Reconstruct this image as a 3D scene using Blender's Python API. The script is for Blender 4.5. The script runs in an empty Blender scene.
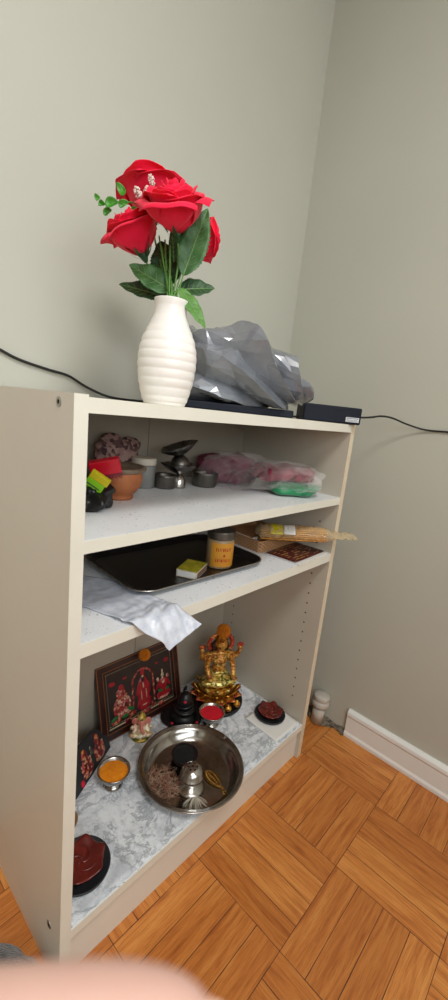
import bpy, bmesh, math, random
from mathutils import Vector, Matrix, noise
PI = math.pi
scene = bpy.context.scene
COL = scene.collection
random.seed(7)

# ------------------------------------------------------------------ helpers
def V(*a): return Vector(a)

def link(o, parent=None):
    COL.objects.link(o)
    if parent is not None: o.parent = parent
    return o

def obj(name, bm, mats, parent=None, smooth=False, loc=None, rot=None, bevel=0, solid=0, subsurf=0, recalc=True):
    if recalc: bmesh.ops.recalc_face_normals(bm, faces=bm.faces)
    me = bpy.data.meshes.new(name); bm.to_mesh(me); bm.free()
    if not isinstance(mats, (list, tuple)): mats = [mats]
    for m in mats: me.materials.append(m)
    if smooth:
        for p in me.polygons: p.use_smooth = True
    o = bpy.data.objects.new(name, me); link(o, parent)
    if loc is not None: o.location = loc
    if rot is not None: o.rotation_euler = rot
    if solid:
        s = o.modifiers.new('solid', 'SOLIDIFY'); s.thickness = solid; s.offset = 0
    if bevel:
        b = o.modifiers.new('bevel', 'BEVEL'); b.width = bevel; b.segments = 2; b.limit_method = 'ANGLE'
    if subsurf:
        s = o.modifiers.new('sub', 'SUBSURF'); s.levels = subsurf; s.render_levels = subsurf
    return o

def tag(o, label=None, cat=None, group=None, kind=None):
    if label: o['label'] = label
    if cat: o['category'] = cat
    if group: o['group'] = group
    if kind: o['kind'] = kind
    return o

def thing(name, label, cat, loc=(0, 0, 0), rot=(0, 0, 0), group=None):
    o = bpy.data.objects.new(name, None); COL.objects.link(o)
    o.empty_display_size = .02
    o.location = loc
    o.rotation_euler = rot if isinstance(rot, (tuple, list)) else (0, 0, rot)
    return tag(o, label, cat, group)

def NB(): return bmesh.new()

def box(bm, x0, x1, y0, y1, z0, z1, mat=0, M=None):
    vs = [bm.verts.new((x, y, z)) for z in (z0, z1) for y in (y0, y1) for x in (x0, x1)]
    fs = [(0, 2, 3, 1), (4, 5, 7, 6), (0, 1, 5, 4), (2, 6, 7, 3), (0, 4, 6, 2), (1, 3, 7, 5)]
    for f in fs:
        F = bm.faces.new([vs[i] for i in f]); F.material_index = mat
    if M is not None:
        for v in vs: v.co = M @ v.co
    return vs

def lathe(bm, prof, seg=48, mat=0, M=None, wob=None, cap=True):
    rings = []
    for r, z in prof:
        ring = []
        for i in range(seg):
            a = 2 * PI * i / seg
            rr = r * (wob(a, z) if wob else 1)
            co = Vector((rr * math.cos(a), rr * math.sin(a), z))
            ring.append(bm.verts.new(M @ co if M is not None else co))
        rings.append(ring)
    for a, b in zip(rings, rings[1:]):
        for i in range(seg):
            f = bm.faces.new((a[i], a[(i + 1) % seg], b[(i + 1) % seg], b[i])); f.material_index = mat
    if cap:
        if prof[0][0] > 1e-6: bm.faces.new(rings[0][::-1]).material_index = mat
        if prof[-1][0] > 1e-6: bm.faces.new(rings[-1]).material_index = mat
    return rings

def smooth_pts(pts, n=6):
    P = [Vector(p) for p in pts]
    if len(P) < 3: return P
    out = []
    for i in range(len(P) - 1):
        p0 = P[max(i - 1, 0)]; p1 = P[i]; p2 = P[i + 1]; p3 = P[min(i + 2, len(P) - 1)]
        for k in range(n):
            t = k / n
            out.append(.5 * ((2 * p1) + (-p0 + p2) * t + (2 * p0 - 5 * p1 + 4 * p2 - p3) * t * t + (-p0 + 3 * p1 - 3 * p2 + p3) * t ** 3))
    out.append(P[-1])
    return out

def tube(bm, pts, r, seg=8, mat=0, n=6, cap=True):
    P = smooth_pts(pts, n)
    N = len(P)
    rs = r if callable(r) else (lambda t: r)
    up = Vector((0, 0, 1)); rings = []
    prev = None
    for i, p in enumerate(P):
        d = (P[min(i + 1, N - 1)] - P[max(i - 1, 0)]).normalized()
        if prev is None:
            a = d.cross(up)
            if a.length < 1e-3: a = d.cross(Vector((1, 0, 0)))
        else:
            a = prev - d * prev.dot(d)
        a.normalize(); prev = a; b = d.cross(a)
        rr = rs(i / max(1, N - 1))
        rings.append([bm.verts.new(p + (a * math.cos(2 * PI * k / seg) + b * math.sin(2 * PI * k / seg)) * rr) for k in range(seg)])
    for a, b in zip(rings, rings[1:]):
        for k in range(seg):
            bm.faces.new((a[k], a[(k + 1) % seg], b[(k + 1) % seg], b[k])).material_index = mat
    if cap:
        bm.faces.new(rings[0][::-1]).material_index = mat
        bm.faces.new(rings[-1]).material_index = mat

def ball(bm, c, r, mat=0, sub=2, rot=None):
    if not isinstance(r, (tuple, list)): r = (r, r, r)
    M = Matrix.Translation(Vector(c)) @ (rot.to_4x4() if rot else Matrix.Identity(4)) @ Matrix.Diagonal((*r, 1))
    g = bmesh.ops.create_icosphere(bm, subdivisions=sub, radius=1, matrix=M)
    fs = set()
    for v in g['verts']:
        for f in v.link_faces: fs.add(f)
    for f in fs: f.material_index = mat; f.smooth = True
    return g['verts']

def cone(bm, a, b, r0, r1, seg=12, mat=0):
    tube(bm, [a, b], lambda t: r0 + (r1 - r0) * t, seg, mat)

def grid(bm, f, nu, nv, mat=0):
    g = [[bm.verts.new(f(i / nu, j / nv)) for j in range(nv + 1)] for i in range(nu + 1)]
    for i in range(nu):
        for j in range(nv):
            F = bm.faces.new((g[i][j], g[i + 1][j], g[i + 1][j + 1], g[i][j + 1])); F.material_index = mat; F.smooth = True
    return g

def remesh(o, vox, smooth=2):
    m = o.modifiers.new('fuse', 'REMESH'); m.mode = 'VOXEL'; m.voxel_size = vox; m.use_smooth_shade = True
    if smooth:
        s = o.modifiers.new('smooth', 'SMOOTH'); s.iterations = smooth; s.factor = .5
    return o

def folds(p, seed, freq, octs=3, gain=.55):
    """sum of triangular waves in random directions: flat facets with sharp creases, as in crumpled film"""
    rnd = random.Random(seed); s = 0; a = 1; tot = 0
    w = Vector((noise.noise(p * freq * .5 + Vector((seed, 0, 0))), noise.noise(p * freq * .5 + Vector((0, seed, 3))), noise.noise(p * freq * .5 + Vector((5, 2, seed))))) * (.6 / freq)
    q = p + w
    for o in range(octs):
        for k in range(3):
            d = Vector((rnd.gauss(0, 1), rnd.gauss(0, 1), rnd.gauss(0, 1))).normalized()
            x = q.dot(d) * freq * (1.9 ** o) + rnd.random()
            s += a * (abs((x % 1) - .5) * 4 - 1); tot += a
        a *= gain
    return s / tot * 1.6

def lump(bm, c, r, seed=1, amp=.2, freq=6, power=2.6, sub=5, rotz=0, zmin=None, mat=0, shape=None, octs=3):
    """crumpled bundle; r radii, base clipped on zmin"""
    g = bmesh.ops.create_icosphere(bm, subdivisions=sub, radius=1)
    Rz = Matrix.Rotation(rotz, 3, 'Z'); c = Vector(c)
    for v in g['verts']:
        n = v.co.normalized()
        k = (abs(n.x) ** power + abs(n.y) ** power + abs(n.z) ** power) ** (-1 / power)
        p = n * k
        q = Vector((p.x * r[0], p.y * r[1], p.z * r[2]))
        f = folds(q, seed, freq, octs)
        sc = 1 + amp * f
        q = q * sc
        if shape: q = shape(q)
        q = Rz @ q + c
        if zmin is not None and q.z < zmin: q.z = zmin + (q.z - zmin) * .02
        v.co = q
    for v in g['verts']:
        for f in v.link_faces: f.smooth = True; f.material_index = mat
    return g['verts']

# ------------------------------------------------------------------ node materials
class X:
    """tiny expression wrapper round shader math nodes"""
    nt = None
    def __init__(s, v): s.v = v
    @staticmethod
    def op(o, *a):
        n = X.nt.nodes.new('ShaderNodeMath'); n.operation = o
        for i, x in enumerate(a):
            x = x.v if isinstance(x, X) else x
            if isinstance(x, (int, float)): n.inputs[i].default_value = x
            else: X.nt.links.new(x, n.inputs[i])
        return X(n.outputs[0])
    def __add__(s, o): return X.op('ADD', s, o)
    def __sub__(s, o): return X.op('SUBTRACT', s, o)
    def __rsub__(s, o): return X.op('SUBTRACT', o, s)
    def __mul__(s, o): return X.op('MULTIPLY', s, o)
    def __truediv__(s, o): return X.op('DIVIDE', s, o)
    def floor(s): return X.op('FLOOR', s)
    def frac(s): return X.op('FRACT', s)
    def abs(s): return X.op('ABSOLUTE', s)
    def lt(s, o): return X.op('LESS_THAN', s, o)
    def gt(s, o): return X.op('GREATER_THAN', s, o)
    def min(s, o): return X.op('MINIMUM', s, o)
    def max(s, o): return X.op('MAXIMUM', s, o)
def pick(t, a, b): return t * a + (1 - t) * b     # t ? a : b
X.__rmul__ = X.__mul__
def _rsub(s, o): return X.op('SUBTRACT', o, s)
X.__rsub__ = _rsub

def srgb(c):
    return tuple(((x / 255) / 12.92 if x / 255 <= .04045 else ((x / 255 + .055) / 1.055) ** 2.4) for x in c)

def newmat(name):
    m = bpy.data.materials.new(name); m.use_nodes = True
    nt = m.node_tree; b = nt.nodes['Principled BSDF']; return m, nt, b

def coords(nt, kind='Object', scale=None):
    t = nt.nodes.new('ShaderNodeTexCoord'); s = t.outputs[kind]
    if scale:
        mp = nt.nodes.new('ShaderNodeMapping'); nt.links.new(s, mp.inputs[0]); mp.inputs['Scale'].default_value = scale; s = mp.outputs[0]
    return s

def tex_noise(nt, vec, scale, detail=3, rough=.5, dist=0):
    n = nt.nodes.new('ShaderNodeTexNoise'); n.inputs['Scale'].default_value = scale; n.inputs['Detail'].default_value = detail
    n.inputs['Roughness'].default_value = rough; n.inputs['Distortion'].default_value = dist
    nt.links.new(vec, n.inputs['Vector']); return n.outputs[0]

def ramp(nt, fac, stops):
    r = nt.nodes.new('ShaderNodeValToRGB'); e = r.color_ramp.elements
    while len(e) < len(stops): e.new(.5)
    for i, (p, c) in enumerate(stops):
        e[i].position = p; e[i].color = (*c, 1)
    nt.links.new(fac, r.inputs[0]); return r.outputs[0]

def mixc(nt, fac, a, b, mode='MIX'):
    n = nt.nodes.new('ShaderNodeMix'); n.data_type = 'RGBA'; n.blend_type = mode
    for s, x in ((n.inputs[0], fac), (n.inputs[6], a), (n.inputs[7], b)):
        if isinstance(x, X): x = x.v
        if isinstance(x, (int, float)): s.default_value = x
        elif isinstance(x, tuple): s.default_value = (*x, 1)
        else: nt.links.new(x, s)
    return n.outputs[2]

def bump(nt, b, h, strength=.3, dist=.002):
    n = nt.nodes.new('ShaderNodeBump'); n.inputs['Strength'].default_value = strength; n.inputs['Distance'].default_value = dist
    nt.links.new(h.v if isinstance(h, X) else h, n.inputs['Height']); nt.links.new(n.outputs[0], b.inputs['Normal'])

def pm(name, c, rough=.5, metal=0, var=0, vs=20, c2=None, bs=0, bscale=60, bdist=.001, spec=None, alpha=1, sheen=0, coat=0, sss=0, trans=0):
    m, nt, b = newmat(name)
    c = srgb(c)
    b.inputs['Roughness'].default_value = rough; b.inputs['Metallic'].default_value = metal
    if spec is not None: b.inputs['Specular IOR Level'].default_value = spec
    vec = coords(nt)
    d = srgb(c2) if c2 else tuple(x * (1 - var) for x in c)
    f = tex_noise(nt, vec, vs, 4, .6)
    nt.links.new(ramp(nt, f, [(.35, c), (.68, d)]), b.inputs['Base Color'])
    if bs: bump(nt, b, tex_noise(nt, vec, bscale, 4), bs, bdist)
    if alpha < 1: b.inputs['Alpha'].default_value = alpha
    if sheen: b.inputs['Sheen Weight'].default_value = sheen
    if coat: b.inputs['Coat Weight'].default_value = coat
    if sss:
        b.inputs['Subsurface Weight'].default_value = sss; b.inputs['Subsurface Scale'].default_value = .01
        b.inputs['Subsurface Radius'].default_value = (1, .35, .2)
    if trans: b.inputs['Transmission Weight'].default_value = trans
    return m

def m_wall(name, c):
    m, nt, b = newmat(name); vec = coords(nt)
    c = srgb(c); d = tuple(x * .93 for x in c)
    nt.links.new(ramp(nt, tex_noise(nt, vec, 1.6, 3), [(.3, c), (.7, d)]), b.inputs['Base Color'])
    b.inputs['Roughness'].default_value = .55
    bump(nt, b, tex_noise(nt, vec, 140, 3), .12, .001)
    return m

def m_floor():
    m, nt, b = newmat('oak_parquet'); X.nt = nt
    g = nt.nodes.new('ShaderNodeNewGeometry')
    s = nt.nodes.new('ShaderNodeSeparateXYZ'); nt.links.new(g.outputs['Position'], s.inputs[0])
    x, y = X(s.outputs[0]), X(s.outputs[1])
    A = (x - .108) / .237; B = (y + .009) / .2385
    ba, bb = A.floor(), B.floor()
    par = (((ba + bb) * .5).frac() * 2 + .01).floor()           # 1: strips run along x
    fa, fb = A.frac(), B.frac()
    ac = pick(par, fb, fa); al = pick(par, fa, fb)
    idx = (ac * 4).floor(); fr = (ac * 4).frac()
    wn = nt.nodes.new('ShaderNodeTexWhiteNoise'); cb = nt.nodes.new('ShaderNodeCombineXYZ')
    for i, e in enumerate((ba, bb, idx)): nt.links.new(e.v, cb.inputs[i])
    nt.links.new(cb.outputs[0], wn.inputs['Vector']); rnd = X(wn.outputs['Value'])
    alp = pick(par, x, y); acp = pick(par, y, x)
    c2 = nt.nodes.new('ShaderNodeCombineXYZ')
    for i, e in enumerate((alp * 3 + rnd * 17, acp * 34, rnd * 9 + idx)): nt.links.new(e.v, c2.inputs[i])
    grain = X(tex_noise(nt, c2.outputs[0], 2.2, 5, .65, .6))
    c3 = nt.nodes.new('ShaderNodeCombineXYZ')
    for i, e in enumerate((alp * 14 + rnd * 31, acp * 300, rnd * 5)): nt.links.new(e.v, c3.inputs[i])
    pore = X(tex_noise(nt, c3.outputs[0], 1.6, 3, .6))
    col = ramp(nt, grain.v, [(.28, srgb((220, 150, 78))), (.5, srgb((205, 128, 60))), (.72, srgb((168, 92, 38)))])
    tint = ramp(nt, rnd.v, [(0, (.78, .70, .62)), (.35, (.90, .86, .82)), (.8, (1.0, 1.0, 1.0)), (1, (1.0, 1.04, 1.05))])
    col = mixc(nt, 1.0, col, tint, 'MULTIPLY')
    pm_ = ramp(nt, pore.v, [(.36, (.70, .62, .55)), (.50, (1, 1, 1))])
    col = mixc(nt, .7, col, pm_, 'MULTIPLY')
    e1 = fr.min(1 - fr) * .0593; e2 = al.min(1 - al) * .237
    wob = X(tex_noise(nt, g.outputs['Position'], 9, 2)) * .0011
    gap = e1.min(e2).lt(wob + .0001)
    col = mixc(nt, gap * .92, col, srgb((44, 20, 8)))
    nt.links.new(col, b.inputs['Base Color'])
    rg = pick(gap, X.op('ADD', .8, 0), pore * .12 + .28)
    nt.links.new(rg.v, b.inputs['Roughness'])
    bump(nt, b, (1 - gap) * 1.0 + pore * .06 + rnd * .12, .35, .0012)
    return m

def m_marble():
    m, nt, b = newmat('marble_paper'); X.nt = nt; vec = coords(nt)
    cl = tex_noise(nt, vec, 9, 5, .6, 1.2)
    base = ramp(nt, cl, [(.3, srgb((190, 195, 200))), (.5, srgb((232, 235, 238))), (.7, srgb((182, 187, 193)))])
    v1 = X(tex_noise(nt, vec, 11, 6, .68, .5)); v2 = X(tex_noise(nt, vec, 24, 6, .7, .3))
    k1 = (v1 - .5).abs(); k2 = (v2 - .5).abs()
    f = ramp(nt, k1.v, [(0, (.62, .62, .62)), (.035, (0, 0, 0))])
    g = ramp(nt, k2.v, [(0, (.35, .35, .35)), (.03, (0, 0, 0))])
    col = mixc(nt, f, base, srgb((110, 116, 124)))
    col = mixc(nt, g, col, srgb((138, 143, 150)))
    nt.links.new(col, b.inputs['Base Color']); b.inputs['Roughness'].default_value = .38
    return m

def m_laminate():
    m, nt, b = newmat('speckled_white_laminate'); X.nt = nt; vec = coords(nt)
    base = ramp(nt, tex_noise(nt, vec, 12, 4), [(.3, srgb((236, 237, 238))), (.7, srgb((226, 228, 230)))])
    n = X(tex_noise(nt, vec, 190, 2, .5)); n2 = X(tex_noise(nt, vec, 22, 2, .5))
    sp = (n + n2 * .35).gt(.868)
    col = mixc(nt, sp * .55, base, srgb((105, 85, 62)))
    nt.links.new(col, b.inputs['Base Color']); b.inputs['Roughness'].default_value = .42
    return m

def m_brushed(name, c, rough=.22):
    m, nt, b = newmat(name); vec = coords(nt)
    c = srgb(c); d = tuple(x * .6 for x in c)
    nt.links.new(ramp(nt, tex_noise(nt, vec, 30, 5, .7), [(.35, c), (.72, d)]), b.inputs['Base Color'])
    X.nt = nt
    r = X(tex_noise(nt, vec, 45, 4)) * .25 + (rough - .1)
    nt.links.new(r.v, b.inputs['Roughness']); b.inputs['Metallic'].default_value = 1
    return m

def m_film(name, c, alpha, rough=.15, rim=.45):
    """clear thin film: mostly see-through, more opaque and glossy at grazing angles"""
    m, nt, b = newmat(name); X.nt = nt
    b.inputs['Base Color'].default_value = (*srgb(c), 1); b.inputs['Roughness'].default_value = rough
    b.inputs['Specular IOR Level'].default_value = .9
    lw = nt.nodes.new('ShaderNodeLayerWeight'); lw.inputs[0].default_value = .45
    vec = coords(nt)
    a = X(lw.outputs['Facing']) * rim + alpha + (X(tex_noise(nt, vec, 60, 3)) - .5) * .25
    nt.links.new(a.max(.03).v, b.inputs['Alpha'])
    return m

def m_wicker(name, c1, c2, sc=120):
    m, nt, b = newmat(name); X.nt = nt
    tc = coords(nt); s = nt.nodes.new('ShaderNodeSeparateXYZ'); nt.links.new(tc, s.inputs[0])
    h = X(s.outputs[0]) + X(s.outputs[1]); z = X(s.outputs[2])
    row = (z * 230).floor(); a = ((h * sc + (row * .5).frac()).frac() - .5).abs() * 2
    r = ((z * 230).frac() - .5).abs() * 2
    f = (1 - a * a) * (1 - r * r)
    nt.links.new(ramp(nt, f.v, [(.05, srgb(c2)), (.6, srgb(c1))]), b.inputs['Base Color'])
    b.inputs['Roughness'].default_value = .6
    bump(nt, b, f, .8, .002)
    return m

def m_patch(name, cols, sc=60, rough=.4, metal=0, bs=.3):
    m, nt, b = newmat(name); vec = coords(nt)
    v = nt.nodes.new('ShaderNodeTexVoronoi'); v.inputs['Scale'].default_value = sc; nt.links.new(vec, v.inputs['Vector'])
    s = nt.nodes.new('ShaderNodeSeparateColor'); nt.links.new(v.outputs['Color'], s.inputs[0])
    n = len(cols)
    r = nt.nodes.new('ShaderNodeValToRGB'); r.color_ramp.interpolation = 'CONSTANT'
    e = r.color_ramp.elements
    while len(e) < n: e.new(.5)
    for i, c in enumerate(cols): e[i].position = i / n; e[i].color = (*srgb(c), 1)
    nt.links.new(s.outputs[0], r.inputs[0]); nt.links.new(r.outputs[0], b.inputs['Base Color'])
    b.inputs['Roughness'].default_value = rough; b.inputs['Metallic'].default_value = metal
    if bs: bump(nt, b, v.outputs['Distance'], bs, .002)
    return m

MT = dict(
    wall=m_wall('wall_paint', (192, 191, 178)),
    ceil=m_wall('ceiling_paint', (220, 218, 210)),
    floor=m_floor(), marble=m_marble(), lam=m_laminate(),
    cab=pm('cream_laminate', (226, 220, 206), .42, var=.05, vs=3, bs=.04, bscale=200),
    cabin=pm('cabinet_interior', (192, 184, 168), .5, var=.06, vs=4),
    edge=pm('cream_edge_band', (228, 225, 210), .4, var=.05, vs=10),
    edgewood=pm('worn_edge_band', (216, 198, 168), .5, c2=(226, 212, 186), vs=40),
    back=pm('backing_board', (172, 163, 148), .6, var=.1, vs=6),
    hole=pm('peg_hole', (22, 18, 15), .9),
    chrome=m_brushed('nickel', (190, 186, 178), .3),
    trim=pm('white_trim', (232, 231, 226), .5, var=.05, vs=8, bs=.1, bscale=30),
    crack=pm('crumbled_gap', (140, 126, 108), .95, c2=(52, 44, 38), vs=60, bs=1, bscale=90, bdist=.006),
    pipe=pm('painted_pipe', (196, 188, 176), .5, var=.18, vs=30, bs=.4, bscale=90),
    vase=pm('white_ceramic', (240, 235, 228), .34, var=.04, vs=12, sss=.05),
    red=pm('red_petal_fabric', (250, 24, 70), .65, c2=(238, 12, 56), vs=40, sheen=.15, sss=.12, spec=.2),
    leaf=pm('leaf_green', (66, 112, 56), .5, c2=(44, 88, 42), vs=60, bs=.5, bscale=220),
    leafdark=pm('leaf_dark', (44, 84, 44), .55, c2=(30, 62, 32), vs=60, bs=.5, bscale=220),
    leafbright=pm('leaf_bright', (98, 148, 66), .5, c2=(72, 122, 50), vs=60),
    vein=pm('leaf_vein', (120, 158, 92), .5),
    stem=pm('stem_green', (88, 136, 62), .5, var=.2),
    sprig=pm('sprig_green', (76, 150, 42), .45, c2=(50, 116, 30), vs=60),
    berry=pm('white_berries', (236, 214, 204), .6, var=.12, vs=200, bs=.6, bscale=300),
    greybag=pm('grey_polythene', (132, 135, 140), .24, c2=(104, 108, 115), vs=9, bs=.10, bscale=60, spec=.8, coat=.5),
    navy=pm('navy_plastic', (18, 23, 36), .6, var=.1, spec=.25),
    black=pm('black_plastic', (16, 15, 16), .45, var=.2),
    blackfilm=pm('black_film', (22, 22, 24), .3, var=.3),
    cable=pm('black_cable', (18, 18, 18), .5),
    sticker=pm('white_sticker', (205, 208, 212), .5),
    ink=pm('ink', (52, 58, 76), .6),
    clay=pm('terracotta', (178, 106, 60), .6, c2=(150, 84, 46), vs=22, bs=.2, bscale=60),
    clayrim=pm('dusty_grey_rim', (132, 112, 92), .5, c2=(92, 76, 62), vs=60, bs=.3),
    steel=m_brushed('stainless_steel', (196, 192, 186), .2),
    steeldull=m_brushed('dull_steel', (128, 124, 118), .34),
    thali=m_brushed('thali_steel', (180, 176, 170), .13),
    darksteel=m_brushed('blackened_steel', (128, 124, 120), .28),
    lid=pm('white_plastic_lid', (206, 196, 180), .5, var=.1),
    jar=pm('cloudy_plastic', (150, 150, 146), .35, var=.15, alpha=.75),
    lace=m_patch('pink_brown_lace', [(96, 68, 66), (146, 112, 108), (70, 48, 48), (160, 130, 122)], 110, .8),
    redfoil=pm('red_card', (206, 12, 40), .35, var=.15, vs=30),
    yellow=pm('yellow_print', (214, 196, 20), .35, var=.15, vs=40),
    lime=pm('lime_print', (140, 206, 24), .4, var=.1),
    magenta=pm('magenta_cloth', (140, 10, 52), .6, c2=(96, 6, 38), vs=30),
    plum=pm('plum_cloth', (116, 30, 62), .7, c2=(84, 22, 48), vs=24),
    green=pm('green_cloth', (0, 136, 82), .5, c2=(0, 104, 62), vs=30, sheen=.3),
    film=m_film('clear_film', (240, 236, 232), .08, .06, .40),
    filmamber=m_film('amber_film', (230, 206, 160), .20, .08, .5),
    tray=pm('black_lacquer', (20, 16, 16), .3, var=.3, vs=14, coat=.3),
    trayrim=m_brushed('silver_edge', (190, 184, 176), .25),
    tissue=pm('frosted_sleeve', (222, 225, 232), .30, c2=(196, 202, 216), vs=70, bs=.5, bscale=160, alpha=.93),
    jarlabel=pm('yellow_label', (226, 160, 52), .45, c2=(212, 140, 46), vs=16),
    jarbody=pm('jar_body', (176, 150, 112), .35, var=.2),
    redink=pm('red_ink', (186, 44, 26), .5),
    matchside=pm('match_side', (206, 196, 170), .6, var=.1, vs=90),
    striker=pm('striker', (108, 72, 62), .8, c2=(150, 120, 104), vs=300),
    matchtop=pm('matchbox_top', (196, 180, 40), .45, c2=(120, 128, 30), vs=60),
    wicker=m_wicker('woven_reed', (206, 156, 108), (122, 82, 52), 90),
    card=pm('tan_card', (168, 120, 78), .6, var=.2, vs=30),
    amber=pm('amber_snack', (214, 150, 50), .5, c2=(164, 100, 30), vs=60),
    maroon=pm('maroon_print', (84, 26, 22), .4, c2=(66, 18, 16), vs=20),
    goldprint=pm('gold_print', (190, 140, 84), .5),
    paper=pm('page_paper', (228, 226, 220), .6),
    mahog=pm('dark_mahogany', (52, 22, 20), .3, c2=(34, 14, 14), vs=30, coat=.3),
    bronze=pm('copper_line', (150, 96, 62), .4, metal=.5),
    pic=pm('picture_ground', (36, 28, 28), .35, c2=(52, 36, 32), vs=20),
    pred=pm('print_red', (176, 26, 38), .4, c2=(120, 14, 26), vs=90),
    pcrim=m_patch('print_crimson', [(120, 20, 30), (170, 60, 50), (84, 18, 24), (190, 130, 96)], 160, .4, bs=0),
    ppink=m_patch('print_cream_pink', [(206, 150, 130), (170, 84, 80), (214, 184, 160), (140, 50, 50)], 190, .4, bs=0),
    pgreen=pm('print_green', (20, 104, 50), .4),
    pbead=pm('print_beads', (196, 176, 140), .4),
    marig=pm('marigold_petals', (226, 142, 10), .7, c2=(196, 100, 4), vs=160, bs=.8, bscale=200, bdist=.004),
    gold=m_patch('antique_gold', [(190, 132, 40), (150, 92, 28), (214, 166, 66), (124, 70, 24)], 170, .34, .7, .4),
    goldlight=m_patch('bright_gold', [(214, 184, 96), (176, 140, 50), (232, 212, 136), (96, 104, 36)], 170, .35, .5, .4),
    goldred=m_patch('red_gold', [(196, 84, 52), (176, 60, 44), (220, 140, 70), (140, 44, 30)], 120, .4, .3, .25),
    goldskin=m_patch('gold_skin', [(206, 150, 62), (180, 112, 46), (222, 176, 84), (150, 84, 40)], 200, .36, .45, .3),
    cream=m_patch('cream_gold_enamel', [(220, 204, 170), (206, 170, 96), (210, 150, 130), (226, 216, 190)], 200, .4, .1, .2),
    pink=pm('pink_enamel', (206, 132, 116), .4, c2=(190, 98, 84), vs=90),
    blackstone=pm('black_stone', (14, 13, 15), .42, var=.3, vs=40, bs=.2),
    reddot=pm('vermilion_dot', (196, 26, 48), .8),
    kumkum=pm('red_powder', (206, 4, 34), .95, c2=(184, 0, 26), vs=90, bs=.6, bscale=180),
    turmeric=pm('orange_powder', (232, 142, 4), .95, c2=(214, 116, 0), vs=90, bs=.6, bscale=180),
    brownclay=pm('glazed_brown_clay', (112, 34, 26), .32, c2=(84, 22, 18), vs=30, spec=.6),
    brownlow=pm('tan_clay', (150, 112, 72), .6, var=.2),
    charcoal=pm('black_plate', (36, 38, 42), .55, var=.1),
    coal=pm('black_residue', (10, 10, 10), .9, bs=1, bscale=120, bdist=.004),
    brass=pm('brass', (170, 128, 62), .35, metal=.9, c2=(120, 86, 40), vs=80),
    straw=pm('dry_thread', (188, 156, 128), .8, c2=(140, 84, 66), vs=60),
    wick=pm('cotton_wick', (206, 196, 178), .8, var=.15, vs=60),
    slipper=pm('grey_plush', (92, 88, 88), .95, c2=(62, 60, 62), vs=60, bs=1, bscale=300, bdist=.004, sheen=.5),
    skin=pm('skin', (214, 176, 162), .6, c2=(206, 164, 150), vs=20, sss=.05),
    nail=pm('nail', (232, 190, 172), .3),
    sleeve=pm('dark_sleeve', (60, 66, 84), .9, var=.2),
    wframe=pm('window_paint', (232, 232, 228), .4),
)
gm, gnt, gb = newmat('window_glass')
gb.inputs['Transmission Weight'].default_value = 1; gb.inputs['Roughness'].default_value = 0; gb.inputs['IOR'].default_value = 1.01
MT['glass'] = gm

# ------------------------------------------------------------------ camera
CAM = Vector((-0.26498, -0.51172, 1.05735)); ROT = (1.3579, -0.1037, -0.8182)

cd = bpy.data.cameras.new('camera'); cam = bpy.data.objects.new('camera', cd); COL.objects.link(cam)
cam.location = CAM; cam.rotation_euler = (1.35789, -0.10366, -0.81823)
CM = Matrix(((0.67986571, 0.08510041, -0.72838213), (-0.7259989, 0.21826174, -0.65214064), (0.10348052, 0.97217269, 0.21017148)))
cam.rotation_euler = CM.to_euler('XYZ')
cd.sensor_fit = 'VERTICAL'; cd.sensor_height = 24; cd.lens = 412.1 * 24 / 1000
cd.clip_start = .005; cd.clip_end = 50
cd.dof.use_dof = True; cd.dof.focus_distance = .9; cd.dof.aperture_fstop = 4.2
scene.camera = cam
def cvec(r, u, f): return CM @ Vector((r, u, -f))
def at(u, v, d): return CAM + cvec((u - 224) / 412.1 * d, -(v - 500) / 412.1 * d, d)

# ------------------------------------------------------------------ room
XR, YB, ZC, XL, YF = 1.0116, .393, 2.45, -2.1, -1.75
def struct(name, bm, m, **k): return tag(obj(name, bm, m, **k), kind='structure')
bm = NB(); box(bm, XL - .1, XR + .1, YF - .1, YB + .1, -.1, 0); struct('floor', bm, MT['floor'])
bm = NB(); box(bm, XL - .1, XR + .1, YF - .1, YB + .1, ZC, ZC + .1); struct('ceiling', bm, MT['ceil'])
bm = NB(); box(bm, XL - .1, XR + .1, YB, YB + .1, 0, ZC); struct('wall_back', bm, MT['wall'])
bm = NB(); box(bm, XR, XR + .1, YF, YB, 0, ZC); struct('wall_right', bm, MT['wall'])
bm = NB(); box(bm, XL - .1, XL, YF, YB, 0, ZC); struct('wall_left', bm, MT['wall'])
WX0, WX1, WZ0, WZ1 = -1.55, .45, 1.05, 2.30
bm = NB()
box(bm, XL - .1, WX0, YF - .1, YF, 0, ZC); box(bm, WX1, XR + .1, YF - .1, YF, 0, ZC)
box(bm, WX0, WX1, YF - .1, YF, 0, WZ0); box(bm, WX0, WX1, YF - .1, YF, WZ1, ZC)
struct('wall_front', bm, MT['wall'])
bm = NB()
for x0, x1 in ((WX0, WX0 + .05), (-.5, -.45), (WX1 - .05, WX1)): box(bm, x0, x1, YF - .08, YF - .03, WZ0, WZ1)
for z0, z1 in ((WZ0, WZ0 + .05), (WZ1 - .05, WZ1)): box(bm, WX0, WX1, YF - .08, YF - .03, z0, z1)
wf = struct('window_1', bm, MT['wframe'])
bm = NB(); box(bm, WX0 + .04, WX1 - .04, YF - .06, YF - .056, WZ0 + .04, WZ1 - .04); obj('window_pane', bm, MT['glass'], wf)

# baseboard on the right wall, starts at y=-.054
prof = [(0, 0), (.017, 0), (.017, .012), (.013, .02), (.013, .075), (.016, .082), (.015, .092), (.008, .1), (0, .1015)]
bm = NB()
rings = []
for y in (-.054, YF):
    rings.append([bm.verts.new((XR - a, y, z)) for a, z in prof])
for i in range(len(prof)):
    j = (i + 1) % len(prof)
    bm.faces.new((rings[0][i], rings[0][j], rings[1][j], rings[1][i]))
bm.faces.new(rings[0]); bm.faces.new(rings[1][::-1])
struct('baseboard_right', bm, MT['trim'], bevel=.0015)
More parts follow.
